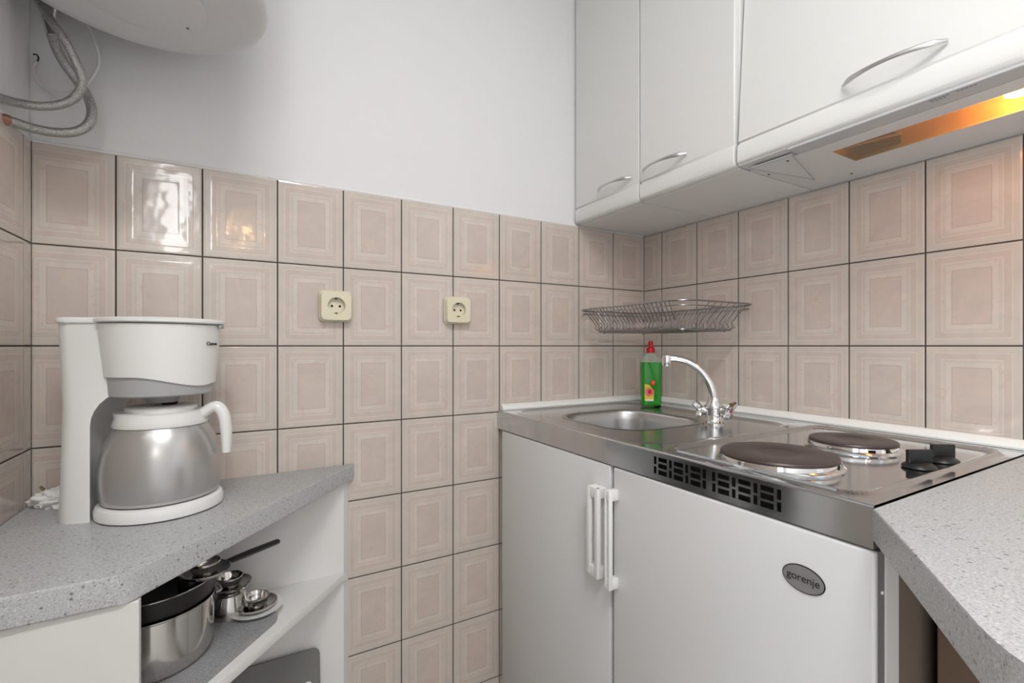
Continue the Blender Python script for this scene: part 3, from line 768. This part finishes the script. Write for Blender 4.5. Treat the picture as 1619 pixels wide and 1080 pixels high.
# ------------------------------------------------------------------ sockets
def ray_ring(h, r, n=48):
    out = []
    for k in range(n):
        a = 2 * pi * k / n; lo_, hi_ = 0.0, 2 * h
        for _ in range(30):
            m_ = (lo_ + hi_) / 2
            if rrd(m_ * cos(a), m_ * sin(a), 0, 0, h, h, r) < 0: lo_ = m_
            else: hi_ = m_
        out.append((lo_ * cos(a), lo_ * sin(a)))
    return out
def socket(x, z, label):
    t = thing('wall_socket', label, 'socket', (x, -0.0005, z), 0, 'cream sockets on the tiled wall')
    Rx = Matrix.Rotation(pi / 2, 4, 'X')     # local z -> -y
    b = B(); rings(b, [(rr_ring(0, 0, 0.0395, 0.0395, 0.012, 8), 0.0), (rr_ring(0, 0, 0.0395, 0.0395, 0.012, 8), 0.007), (rr_ring(0, 0, 0.0375, 0.0375, 0.011, 8), 0.009)]); b.v = [tuple(Rx @ Vector(v)) for v in b.v]
    b.build('back_box', M['cream'], t, smooth=True, ang=40, world=False)
    b = B(); R_ = 0.0205; n = 8
    outer = ray_ring(0.0375, 0.012)
    def circ(r): return [(r * cos(math.atan2(p[1], p[0])), r * sin(math.atan2(p[1], p[0]))) for p in outer]
    rings(b, [(outer, 0.0088), (outer, 0.020), (ray_ring(0.035, 0.011), 0.0235), (circ(R_ + 0.0012), 0.0240), (circ(R_), 0.0230), (circ(R_ - 0.0008), 0.0105)]); b.v = [tuple(Rx @ Vector(v)) for v in b.v]
    b.build('cover', M['cream'], t, smooth=True, ang=40, world=False)
    b = B().lathe([(0.0, 0.0), (0.0195, 0.0), (0.0195, 0.0012), (0.0, 0.0012)], (0, 0, 0.0095), 40); b.v = [tuple(Rx @ Vector(v)) for v in b.v]; b.build('well_floor', M['cream'], t, world=False)
    for s_ in (-1, 1):
        b = B().lathe([(0.0, 0.0004), (0.0030, 0.0004), (0.0030, 0.0)], (s_ * 0.0095, 0, 0.0108), 14)
        b.v = [tuple(Rx @ Vector(v)) for v in b.v]; b.build('pin_hole', M['dark'], t, world=False)
    for s_ in (-1, 1):
        b = B().box(-0.003, 0.003, s_ * 0.0182 - 0.0016, s_ * 0.0182 + 0.0016, 0.011, 0.0215, 0.0006)
        b.v = [tuple(Rx @ Vector(v)) for v in b.v]; b.build('earth_clip', M['inkg'], t, world=False)
socket(-1.0655, 1.2000, 'cream wall socket on the tiles, the left one nearer the coffee maker')
socket(-0.7370, 1.2020, 'cream wall socket on the tiles, the right one nearer the sink')

# ------------------------------------------------------------------ left counter and shelf cabinet
ZC = 0.796
A0, A1, A2, A3 = (XL + 0.0005, -0.0005), (XL + 0.0005, -0.474), (-1.399, -0.468), (-1.019, -0.0005)
o = B().prism(round_poly([A0, A1, A2, A3], {2: 0.012}), ZC - 0.0400, ZC, 0.003, 3).build('corner_countertop', M['counter'], None, smooth=True)
tag(o, 'grey speckled corner countertop with slanted front edge carrying the coffee maker', 'countertop')
sc = thing('shelf_cabinet', 'white open corner cabinet with a slanted shelf under the coffee maker counter', 'cabinet', (-1.4, -0.2, 0))
ZU = ZC - 0.0405
B().prism([(XL + 0.002, -0.0185), (-1.048, -0.0185), (-1.034, -0.0015), (XL + 0.002, -0.0015)], 0.0, ZU).build('back_panel', M['carcass'], sc)
B().box(XL + 0.002, XL + 0.018, -0.4465, -0.019, 0.0, ZU).build('side_panel', M['carcass'], sc)
B().box(XL + 0.004, -1.3885, -0.4630, -0.4470, 0.06, ZU - 0.001, 0.0015).build('front_panel', M['door'], sc)
def shelf(z, th=0.020):
    P = [(XL + 0.0185, -0.0190), (XL + 0.0185, -0.4465), (-1.408, -0.4465), (-1.043, -0.0190)]
    return B().prism(P, z - th, z, 0.0012, 2).build('shelf', M['carcass'], sc, smooth=True)
shelf(0.529); shelf(0.100)

# things on the shelf
ZB = 0.529
def dirr(a): return Vector((cos(a), sin(a), 0))
sh = Vector((-0.359, -0.4505, 0)).normalized()           # along the shelf's front edge
nn = Vector((sh.y, -sh.x, 0)); nn = nn if nn.x < 0 else -nn
fc = Vector((-1.043, -0.019, 0))
def SP(s_, t): v = fc + sh * s_ + nn * t; return (v.x, v.y)
brd = round_poly([SP(0.205, 0.030), SP(0.50, 0.030), SP(0.50, 0.205), SP(0.205, 0.205)], {0: 0.03, 1: 0.02, 2: 0.02, 3: 0.03})
o = B().prism(brd, ZB + 0.0003, ZB + 0.0123, 0.002, 2).build('cutting_board', M['granite'], None, smooth=True)
tag(o, 'grey speckled cutting board with rounded corners lying on the open shelf', 'cutting board')
ZP = ZB + 0.0126
pc = (-1.406, -0.216)
t = thing('cooking_pot', 'polished stainless steel pot on the speckled board behind the white front panel', 'pot', (pc[0], pc[1], ZP))
rp = 0.0925
B().lathe([(0.0, 0.0), (rp - 0.020, 0.0), (rp - 0.008, 0.004), (rp - 0.001, 0.016), (rp, 0.03), (rp, 0.100), (rp + 0.003, 0.103), (rp + 0.003, 0.1045), (rp - 0.0025, 0.1045), (rp - 0.0025, 0.03), (rp - 0.015, 0.006), (0.0, 0.005)],
          (pc[0], pc[1], ZP), 64).build('body', M['steel_pan'], t, smooth=True, ang=40)
for a in (35, 215):
    dv = dirr(radians(a)); sv = Vector((-dv.y, dv.x, 0)); q = Vector((pc[0], pc[1], ZP + 0.082)) + dv * rp
    B().tube([q - sv * 0.03, q - sv * 0.028 + dv * 0.012, q + dv * 0.02, q + sv * 0.028 + dv * 0.012, q + sv * 0.03], 0.003, 8, 4).build('handle', M['steel_pan'], t, smooth=True)
zf = ZP + 0.1050
t = thing('frying_pan', 'black non-stick frying pan resting on top of the steel pot, handle to the right', 'frying pan', (pc[0], pc[1], zf))
tiltM = Matrix.Translation((pc[0] - 0.002, pc[1] + 0.004, zf)) 
rq = 0.100
B().lathe([(0.0, 0.000), (0.091, 0.000), (0.095, 0.002), (0.0975, 0.010), (rq, 0.032), (rq + 0.0005, 0.0335), (rq - 0.002, 0.0335), (0.0950, 0.010), (0.089, 0.0045), (0.0, 0.003)], (0, 0, 0), 64, M_=tiltM).build('body', M['nonstick'], t, smooth=True, ang=40)
B().tube([(pc[0] - 0.002 + (rq - 0.0005) * cos(2 * pi * k / 64), pc[1] + 0.004 + (rq - 0.0005) * sin(2 * pi * k / 64), zf + 0.034) for k in range(64)], 0.0012, 6, 1, closed=True).build('rim', M['steel_pan'], t, smooth=True)
h0 = Vector((-1.3095, -0.205, zf + 0.026)); h1 = Vector((-1.200, -0.070, zf + 0.010))
B().tube([h0, h0.lerp(h1, 0.15) + Vector((0, 0, 0.006)), h0.lerp(h1, 0.5) + Vector((0, 0, 0.004)), h1], [0.005, 0.007, 0.0085, 0.0075], 12, 4, flat=(0.75, 1.0)).build('handle', M['black'], t, smooth=True)

def egg_cup(x, y, z, tilt, axis_a, label):
    t = thing('egg_cup', label, 'egg cup', (x, y, z), radians(axis_a), 'steel egg cups on saucers among the pans')
    t.rotation_euler = (radians(tilt), 0, radians(axis_a))
    B().lathe([(0.0, 0.001), (0.022, 0.0), (0.030, 0.002), (0.038, 0.007), (0.0405, 0.0115), (0.0395, 0.0122), (0.036, 0.0085), (0.028, 0.0048), (0.0, 0.004)], (0, 0, 0), 40).build('saucer', M['steel_pan'], t, smooth=True, ang=40, world=False)
    B().lathe([(0.016, 0.0042), (0.0205, 0.009), (0.0235, 0.016), (0.0240, 0.026), (0.0232, 0.0266), (0.0222, 0.0255), (0.0215, 0.016), (0.0165, 0.009), (0.0, 0.0075)], (0, 0, 0), 36).build('cup', M['steel_pan'], t, smooth=True, ang=40, world=False)
    return t
o = B().lathe([(0.0, 0.0), (0.0205, 0.0), (0.0215, 0.002), (0.0215, 0.0325), (0.0205, 0.034), (0.0, 0.034)], (-1.346, -0.238, zf + 0.0036), 40).build('dark_tin', M['nonstick'], None, smooth=True)
tag(o, 'small round black tin standing inside the frying pan under an egg cup', 'tin')
egg_cup(-1.326, -0.249, zf + 0.0380, 0, -40, 'steel egg cup highest of the three, standing inside the black frying pan')
egg_cup(-1.2905, -0.1150, ZP + 0.0525, 0, 30, 'steel egg cup resting on upturned bowl beside the cooking pot')
o = B().lathe([(0.036, 0.0), (0.035, 0.020), (0.028, 0.044), (0.020, 0.0500), (0.0, 0.0515), (0.0, 0.049), (0.018, 0.048), (0.026, 0.042), (0.033, 0.019), (0.034, 0.0)], (-1.2905, -0.1150, ZP), 36).build('upturned_bowl', M['steel_pan'], None, smooth=True)
tag(o, 'small upturned steel bowl carrying an egg cup, wedged behind the cooking pot', 'bowl')
o = B().lathe([(0.0, 0.0), (0.026, 0.0), (0.030, 0.002), (0.050, 0.007), (0.051, 0.0085), (0.030, 0.0045), (0.0, 0.004)], (-1.243, -0.130, ZP), 40).build('white_saucer', M['plastic'], None, smooth=True)
tag(o, 'small white saucer under the rightmost steel egg cup on the board', 'saucer')
egg_cup(-1.243, -0.130, ZP + 0.0055, 0, 0, 'steel egg cup on the white saucer, rightmost of the three on the shelf')

# grey tray leaning in the lower compartment
t = thing('grey_tray', 'dark grey rounded board leaning against the back of the lower compartment', 'tray', (-1.25, -0.045, 0.1003))
Mt = Matrix.Translation((0, -0.055, 0.1015)) @ Matrix.Rotation(radians(-6), 4, 'X') @ Matrix.Rotation(pi / 2, 4, 'X')
P = round_poly([(-1.42, 0.0), (-1.106, 0.0), (-1.106, 0.267), (-1.42, 0.267)], {1: 0.015, 2: 0.018, 3: 0.018})
B().prism(P, 0.0, 0.006, 0.0015, 2, M_=Mt).build('board', M['greyboard'], t, smooth=True)
B().prism(rr_ring(-1.134, 0.190, 0.0085, 0.006, 0.0055, 6), 0.0061, 0.0068, M_=Mt).build('light_slot', M['trimw'], t)

# ------------------------------------------------------------------ coffee maker
JC = (-1.398, -0.168)
cm = thing('coffee_maker', 'white drip coffee maker with basket over a brushed steel jug on the left counter', 'coffee maker', (JC[0], JC[1], ZC), radians(-14))
# local: +x front, y sideways, z up from the counter
b = B(); NP = 13; hw = 0.054; prof_n = None; slices = []
for i in range(NP):
    p = -hw + 2 * hw * i / (NP - 1)
    e_ = max(0.0, abs(p) - 0.030) / 0.024
    bk = -0.140 + 0.022 * (1 - sqrt(max(0, 1 - min(1, e_) ** 2)))
    fr_ = -sqrt(0.1015 ** 2 - p * p) + 0.000
    er = 0.004 * (min(1, max(0, abs(p) - 0.046) / 0.008)) ** 2
    arch = []
    prof = [(bk + 0.002, 0.0), (bk, 0.004), (bk + 0.004, 0.10), (bk + 0.006, 0.20), (bk + 0.003, 0.28), (bk, 0.343)]
    prof += [(-0.02, 0.343), (-0.02, 0.232)]
    for k in range(8):
        a = (pi / 2) * k / 7; prof.append((-0.022 + (fr_ + 0.022) * sin(a), 0.165 + 0.062 * cos(a)))
    prof += [(fr_, 0.10), (fr_, 0.0)]
    slices.append([(x, p, z) for x, z in prof])
n = len(slices[0]); vs = [v for s_ in slices for v in s_]; fs = []
for i in range(NP - 1):
    for k in range(n): fs.append([i * n + k, i * n + (k + 1) % n, (i + 1) * n + (k + 1) % n, (i + 1) * n + k])
fs.append(list(range(n))); fs.append([(NP - 1) * n + k for k in range(n)])
b.add(vs, fs); tower = b.build('tower', M['plastic'], cm, smooth=True, ang=50, world=False)
b = B(); P = []
for k in range(25):
    a = pi / 2 + 0.42 + (pi - 0.84) * k / 24
    P.append((-0.094 + 0.059 * cos(a), 0.060 * sin(a)))
P = [(-0.147 + 0.0, 0.0)]; P = round_poly([(-0.1435, 0.057), (-0.1435, -0.057), (-0.060, -0.057), (-0.060, 0.057)], {0: 0.03, 1: 0.03})
b.prism(P, 0.3432, 0.353, 0.003, 2); b.build('tank_lid', M['plastic'], cm, smooth=True, world=False)
# hot plate foot
B().lathe([(0.0, 0.0), (0.090, 0.0), (0.097, 0.003), (0.098, 0.014), (0.095, 0.021), (0.090, 0.0235), (0.086, 0.0245), (0.083, 0.0240), (0.0, 0.0240)], (0, 0, 0), 64).build('foot_plate', M['plastic'], cm, smooth=True, ang=40, world=False)
# basket: upper white shell with a wavy lower edge and the grey inner funnel
def shell(bd, r_top, r_bot, zt_, zb_fn, n=72):
    rows = 6; vs = []; fs = []
    for j in range(rows + 1):
        for i in range(n):
            a = 2 * pi * i / n; zb_ = zb_fn(a); t_ = j / rows; z = zt_ + (zb_ - zt_) * t_
            r = r_bot + (r_top - r_bot) * (z - 0.205) / (zt_ - 0.205)
            vs.append((r * cos(a), r * sin(a), z))
    for j in range(rows):
        for i in range(n): fs.append([j * n + i, j * n + (i + 1) % n, (j + 1) * n + (i + 1) % n, (j + 1) * n + i])
    bd.add(vs, fs)
    # inner return
    vs = []
    for dr_ in (0, 0.003):
        for i in range(n):
            a = 2 * pi * i / n; z = zb_fn(a); r = r_bot + (r_top - r_bot) * (z - 0.205) / (zt_ - 0.205) - dr_
            vs.append((r * cos(a), r * sin(a), z))
    bd.add(vs, [[i, (i + 1) % n, n + (i + 1) % n, n + i] for i in range(n)])
def wavy(a):
    a = abs((a + pi) % (2 * pi) - pi)
    return 0.250 - 0.019 * sstep(1.75, 0.45, a) + 0.003 * sstep(0.40, 0.0, a)
b = B(); shell(b, 0.094, 0.082, 0.3425, wavy)
bk = b.build('filter_basket', M['plastic'], cm, smooth=True, ang=50, world=False)
B().lathe([(0.0828, 0.2535), (0.0805, 0.2165), (0.077, 0.2140), (0.030, 0.2120), (0.024, 0.199), (0.0, 0.199)], (0, 0, 0), 64).build('funnel', M['plastic_grey'], cm, smooth=True, ang=40, world=False)
B().lathe([(0.013, 0.1988), (0.012, 0.1945), (0.0, 0.1942)], (0.012, 0, 0), 20).build('drip_valve', M['black'], cm, smooth=True, world=False)
B().lathe([(0.0, 0.356), (0.060, 0.3558), (0.094, 0.3535), (0.0995, 0.3505), (0.0995, 0.3465), (0.094, 0.3440), (0.0, 0.3440)], (0.001, 0, 0), 64).build('basket_lid', M['plastic'], cm, smooth=True, ang=40, world=False)
B().box(0.0955, 0.1000, -0.012, 0.012, 0.3375, 0.3438, 0.0015).build('lid_latch', M['plastic_grey'], cm, smooth=True, world=False)
# maker's lettering on the basket, bent around it
cmM = parent_matrix(cm)
for ch, da, w in (('C', -22, 1), ('l', -19.6, 1), ('a', -17.6, 1), ('t', -15.6, 1), ('r', -14.0, 1), ('o', -12.0, 1), ('n', -9.4, 1), ('i', -7.4, 1), ('c', -5.6, 1)):
    a = radians(da); r = 0.0925
    p = cmM @ Vector((r * cos(a), r * sin(a), 0.308)); nrm = cmM.to_3x3() @ Vector((cos(a), sin(a), 0)); tx_ = cmM.to_3x3() @ Vector((-sin(a), cos(a), 0))
    text_part('lettering', ch, 0.0085 if ch != 'C' else 0.0105, frame(p + nrm * 0.0002, tx_, (0, 0, 1)), M['ink'], bk, 0.0004)
# the jug (lifts away from the machine)
jg = thing('thermal_jug', 'silver thermal jug with white collar, lid and curved handle under the filter basket', 'jug', (JC[0], JC[1], ZC + 0.0245), radians(-14))
B().lathe([(0.0, 0.0), (0.082, 0.0), (0.0885, 0.003), (0.0915, 0.012), (0.0935, 0.035), (0.0930, 0.060), (0.0900, 0.085), (0.0850, 0.104), (0.0780, 0.120), (0.0715, 0.132), (0.0700, 0.134)], (0, 0, 0), 72).build('body', M['silver'], jg, smooth=True, ang=60, world=False)
b = B(); nseg = 64; rowsC = [(0.0722, 0.1335), (0.0735, 0.136), (0.0700, 0.148), (0.0695, 0.157), (0.0640, 0.159), (0.0, 0.159)]
vs = []; fs = []
for j, (r, z) in enumerate(rowsC):
    for i in range(nseg):
        a = 2 * pi * i / nseg; da = (a - pi * 1.0 + pi) % (2 * pi) - pi
        sp_ = math.exp(-(da / 0.24) ** 2); w = (0, 0.0, 0.45, 1.0, 0.9, 0)[j]
        rr_ = r + 0.008 * sp_ * w; zz = z + 0.003 * sp_ * (1 if j in (3, 4) else 0)
        vs.append((rr_ * cos(a), rr_ * sin(a), zz))
for j in range(len(rowsC) - 1):
    for i in range(nseg): fs.append([j * nseg + i, j * nseg + (i + 1) % nseg, (j + 1) * nseg + (i + 1) % nseg, (j + 1) * nseg + i])
b.add(vs, fs); 
col = b.build('collar', M['plastic'], jg, smooth=True, ang=50, world=False)
B().lathe([(0.055, 0.1592), (0.0555, 0.1665), (0.053, 0.1685), (0.020, 0.1690), (0.016, 0.1675), (0.0, 0.1675)], (0, 0, 0), 56).build('lid', M['plastic'], jg, smooth=True, ang=40, world=False)
B().tube([(0.063, 0, 0.148), (0.080, 0, 0.160), (0.0915, 0, 0.162), (0.1015, 0, 0.147), (0.1055, 0, 0.120), (0.1065, 0, 0.095), (0.1060, 0, 0.074)], [0.012, 0.0115, 0.0115, 0.0115, 0.011, 0.010, 0.0085], 14, 5, flat=(0.9, 1.15)).build('handle', M['plastic'], jg, smooth=True, world=False)

# crumpled white bundle behind the machine
t = thing('crumpled_paper', 'crumpled white paper with a brown tip lying behind the coffee maker', 'paper', (-1.570, -0.050, ZC))
rs = random.Random(4); bm = bmesh.new(); bmesh.ops.create_icosphere(bm, subdivisions=4, radius=1.0)
from mathutils import noise as NZ
for v in bm.verts:
    d_ = v.co.normalized(); q = d_ * 1.7 + Vector((3, 1, 7))
    k = 1.0 + 0.75 * (abs(NZ.noise(q)) - 0.2) + 0.35 * abs(NZ.noise(q * 2.6))
    v.co = Vector((d_.x * 0.036 * k, d_.y * 0.026 * k, max(0.0, 0.013 + d_.z * 0.020 * k)))
b = B().raw(bm); o = b.build('folds', M['paper'], t, world=False)
B().tube([(-0.014, -0.004, 0.022), (-0.020, -0.004, 0.032), (-0.026, -0.004, 0.040)], [0.004, 0.0045, 0.003], 8, 2, flat=(0.6, 1.2)).build('brown_tip', M['brass'], t, smooth=True, world=False)

# ------------------------------------------------------------------ water heater and its hoses
bc = (-1.4232, -0.281); zbh = 1.690
wh = thing('water_heater', 'white cylindrical water heater hanging in the upper left corner, seen from below', 'water heater', (bc[0], bc[1], zbh))
R_ = 0.1975
B().lathe([(0.0, 0.002), (0.098, 0.000), (0.102, 0.0), (0.168, 0.0005), (0.184, 0.0025), (0.194, 0.007), (R_, 0.015), (R_, 0.46), (0.18, 0.50), (0.12, 0.53), (0, 0.54)], (bc[0], bc[1], zbh), 96).build('tank', M['boiler'], wh, smooth=True, ang=50)
B().lathe([(0.0, -0.0030), (0.088, -0.0030), (0.094, -0.0018), (0.0955, 0.0012)], (bc[0] + 0.004, bc[1] + 0.018, zbh), 72).build('service_cover', M['boiler'], wh, smooth=True, ang=40)
B().lathe([(0.0, -0.002), (0.002, -0.0015), (0.0028, 0)], (bc[0] + 0.068, bc[1] + 0.07, zbh - 0.0028), 12).build('cover_screw', M['inkg'], wh, smooth=True)
B().box(bc[0] - 0.09, bc[0] + 0.09, -0.100, -0.0005, zbh + 0.20, zbh + 0.26).build('wall_bracket', M['boiler'], wh)
# helper: pixel in the 1619x1080 photograph to a point on the vertical plane y = Y
F_, CX_, CY_, TH = 754.88, 826.0, 547.0, 1.04152369
CAM = Vector((-1.26674, -1.28475, 1.10))
FW = Vector((cos(TH), sin(TH), 0)); RI = Vector((sin(TH), -cos(TH), 0))
def at(px, py, Y):
    d_ = FW + RI * ((px - CX_) / F_) - Vector((0, 0, 1)) * ((py - CY_) / F_)
    return CAM + d_ * ((Y - CAM.y) / d_.y)
def atx(px, py, X):
    d_ = FW + RI * ((px - CX_) / F_) - Vector((0, 0, 1)) * ((py - CY_) / F_)
    return CAM + d_ * ((X - CAM.x) / d_.x)
t = thing('braided_hose', 'braided steel hose running from behind the heater and looping off to the left', 'hose', at(58, 0, -0.11), 0, 'braided hoses below the water heater')
pts = [at(52, -30, -0.10), at(62, 0, -0.11), at(80, 32, -0.12), at(100, 60, -0.125), at(120, 98, -0.12), at(130, 128, -0.11), at(122, 150, -0.10), at(100, 164, -0.095), at(65, 168, -0.10), at(30, 163, -0.12), at(0, 155, -0.155), at(-25, 148, -0.19)]
B().tube(pts, 0.0074, 14, 6).build('braid', M['hose'], t, smooth=True)
t = thing('braided_hose', 'braided steel hose from the heater outlet dropping to a copper coloured pipe at the left', 'hose', at(84, 45, -0.06), 0, 'braided hoses below the water heater')
pts = [at(82, 55, -0.065), at(90, 78, -0.062), at(104, 103, -0.058), at(122, 128, -0.050), at(137, 150, -0.050), at(145, 173, -0.055), at(142, 193, -0.06), at(126, 206, -0.065), at(100, 210, -0.07), at(60, 205, -0.085), at(12, 190, -0.115)]
B().tube(pts, 0.0084, 14, 6).build('braid', M['hose'], t, smooth=True)
B().tube([at(77, 32, -0.065), at(80, 45, -0.065), at(83, 57, -0.065)], 0.0098, 6, 1).build('hex_nut', M['chrome'], t)
B().tube([at(80, 5, -0.065), at(78, 20, -0.065), at(77, 34, -0.065)], 0.0105, 12, 1).build('valve', M['satin'], t, smooth=True)
B().tube([at(12, 190, -0.115), at(-8, 184, -0.130)], 0.0094, 12, 1).build('end_fitting', M['copper'], t, smooth=True)
t = thing('outlet_pipe', 'short grey pipe coming down at the left edge of the water heater', 'pipe', at(94, 10, -0.05))
B().tube([at(94, -25, -0.045), at(94, 10, -0.045), at(92, 24, -0.045)], 0.011, 14, 1).build('pipe', M['plastic_grey'], t, smooth=True)
t = thing('thin_tube', 'thin pale tube curling from the heater to a hook on the plaster wall', 'tube', at(137, 37, -0.05))
pts = [at(132, 30, -0.045), at(141, 45, -0.04), at(149, 66, -0.035), at(156, 88, -0.03), at(155, 106, -0.028), at(146, 122, -0.028), at(132, 138, -0.026), at(110, 147, -0.024), at(85, 145, -0.022), at(66, 136, -0.02), at(56, 120, -0.018), at(52, 106, -0.016), at(57, 98, -0.010)]
B().tube(pts, 0.0030, 8, 5).build('tube', M['tube'], t, smooth=True)
B().tube([at(52, 86, -0.008), at(57, 86, -0.008), at(60.5, 90, -0.008), at(60, 96, -0.008), at(56, 98, -0.010)], 0.0013, 8, 4).build('hook', M['ink'], t, smooth=True)

# ------------------------------------------------------------------ lights: ceiling fitting, daylight at the rear window, added fill at the far one, hood bulb
def area(name, loc, rot, sx, sy, power, col=(1, 1, 1)):
    l = bpy.data.lights.new(name, 'AREA'); l.shape = 'RECTANGLE'; l.size = sx; l.size_y = sy; l.energy = power; l.color = col
    o = bpy.data.objects.new(name, l); COL.objects.link(o); o.location = loc; o.rotation_euler = rot; return o
cl = thing('ceiling_light', 'long flat ceiling light in the room behind the camera', 'ceiling light', (-1.24, -1.56, CEIL))
B().box(-1.60, -0.88, -1.68, -1.44, CEIL - 0.045, CEIL - 0.0005, 0.004).build('housing', M['door'], cl)
B().box(-1.59, -0.89, -1.67, -1.45, CEIL - 0.052, CEIL - 0.046).build('diffuser', M['diffuser'], cl)
area('ceiling_lamp_light', (-1.24, -1.56, CEIL - 0.056), (0, 0, 0), 0.68, 0.20, 20, (1, 0.99, 0.975))
area('far_window_fill', (XF - 0.005, -2.4, 1.19), (0, radians(-90), 0), 2.1, 1.1, 37, (0.95, 0.975, 1))  # added fill light, set in the invented far window
area('daylight_rear_window', (-1.725, YR - 0.005, 2.125), (radians(90), 0, 0), 0.17, 0.62, 5, (0.97, 0.985, 1))
wl = thing('wall_lamp', 'small warm wall lamp on the far wall behind the camera', 'lamp', (-1.27, YR, 2.0))
B().lathe([(0.0, 0), (0.04, 0), (0.04, 0.012), (0, 0.014)], (0, 0, 0), 24, M_=frame((-1.27, YR + 0.001, 2.04), (1, 0, 0), (0, 0, 1)) ).build('wall_plate', M['satin'], wl, smooth=True)
B().lathe([(0.0, -0.045), (0.022, -0.04), (0.034, -0.015), (0.034, 0.015), (0.022, 0.04), (0, 0.045)], (-1.27, YR + 0.07, 2.04), 24).build('lamp_globe', M['warm_shade'], wl, smooth=True)
pl_ = bpy.data.lights.new('hood_bulb_light', 'POINT'); pl_.energy = 0.95; pl_.color = (1.0, 0.66, 0.27); pl_.shadow_soft_size = 0.012
po = bpy.data.objects.new('hood_bulb_light', pl_); COL.objects.link(po); po.location = (-0.172, -1.010, 1.520)

w = bpy.data.worlds.new('outdoors'); scene.world = w; w.use_nodes = True
bg_ = w.node_tree.nodes['Background']
sky = w.node_tree.nodes.new('ShaderNodeTexSky'); sky.sky_type = 'HOSEK_WILKIE'; sky.turbidity = 6
w.node_tree.links.new(sky.outputs[0], bg_.inputs[0]); bg_.inputs[1].default_value = 0.6

# ------------------------------------------------------------------ camera
cd = bpy.data.cameras.new('camera'); cam = bpy.data.objects.new('camera', cd); COL.objects.link(cam)
cam.location = CAM; cam.rotation_euler = (radians(90), 0, TH - pi / 2)
cd.sensor_width = 36; cd.sensor_fit = 'HORIZONTAL'; cd.lens = 36 * F_ / 1619
cd.shift_x = (809.5 - CX_) / 1619; cd.shift_y = (CY_ - 540) / 1619
cd.clip_start = 0.02
scene.camera = cam
vs_ = scene.view_settings
vs_.view_transform = 'Standard'; vs_.look = 'None'; vs_.gamma = 1; vs_.use_curve_mapping = False; vs_.exposure = 0.0
scene.display_settings.display_device = 'sRGB'
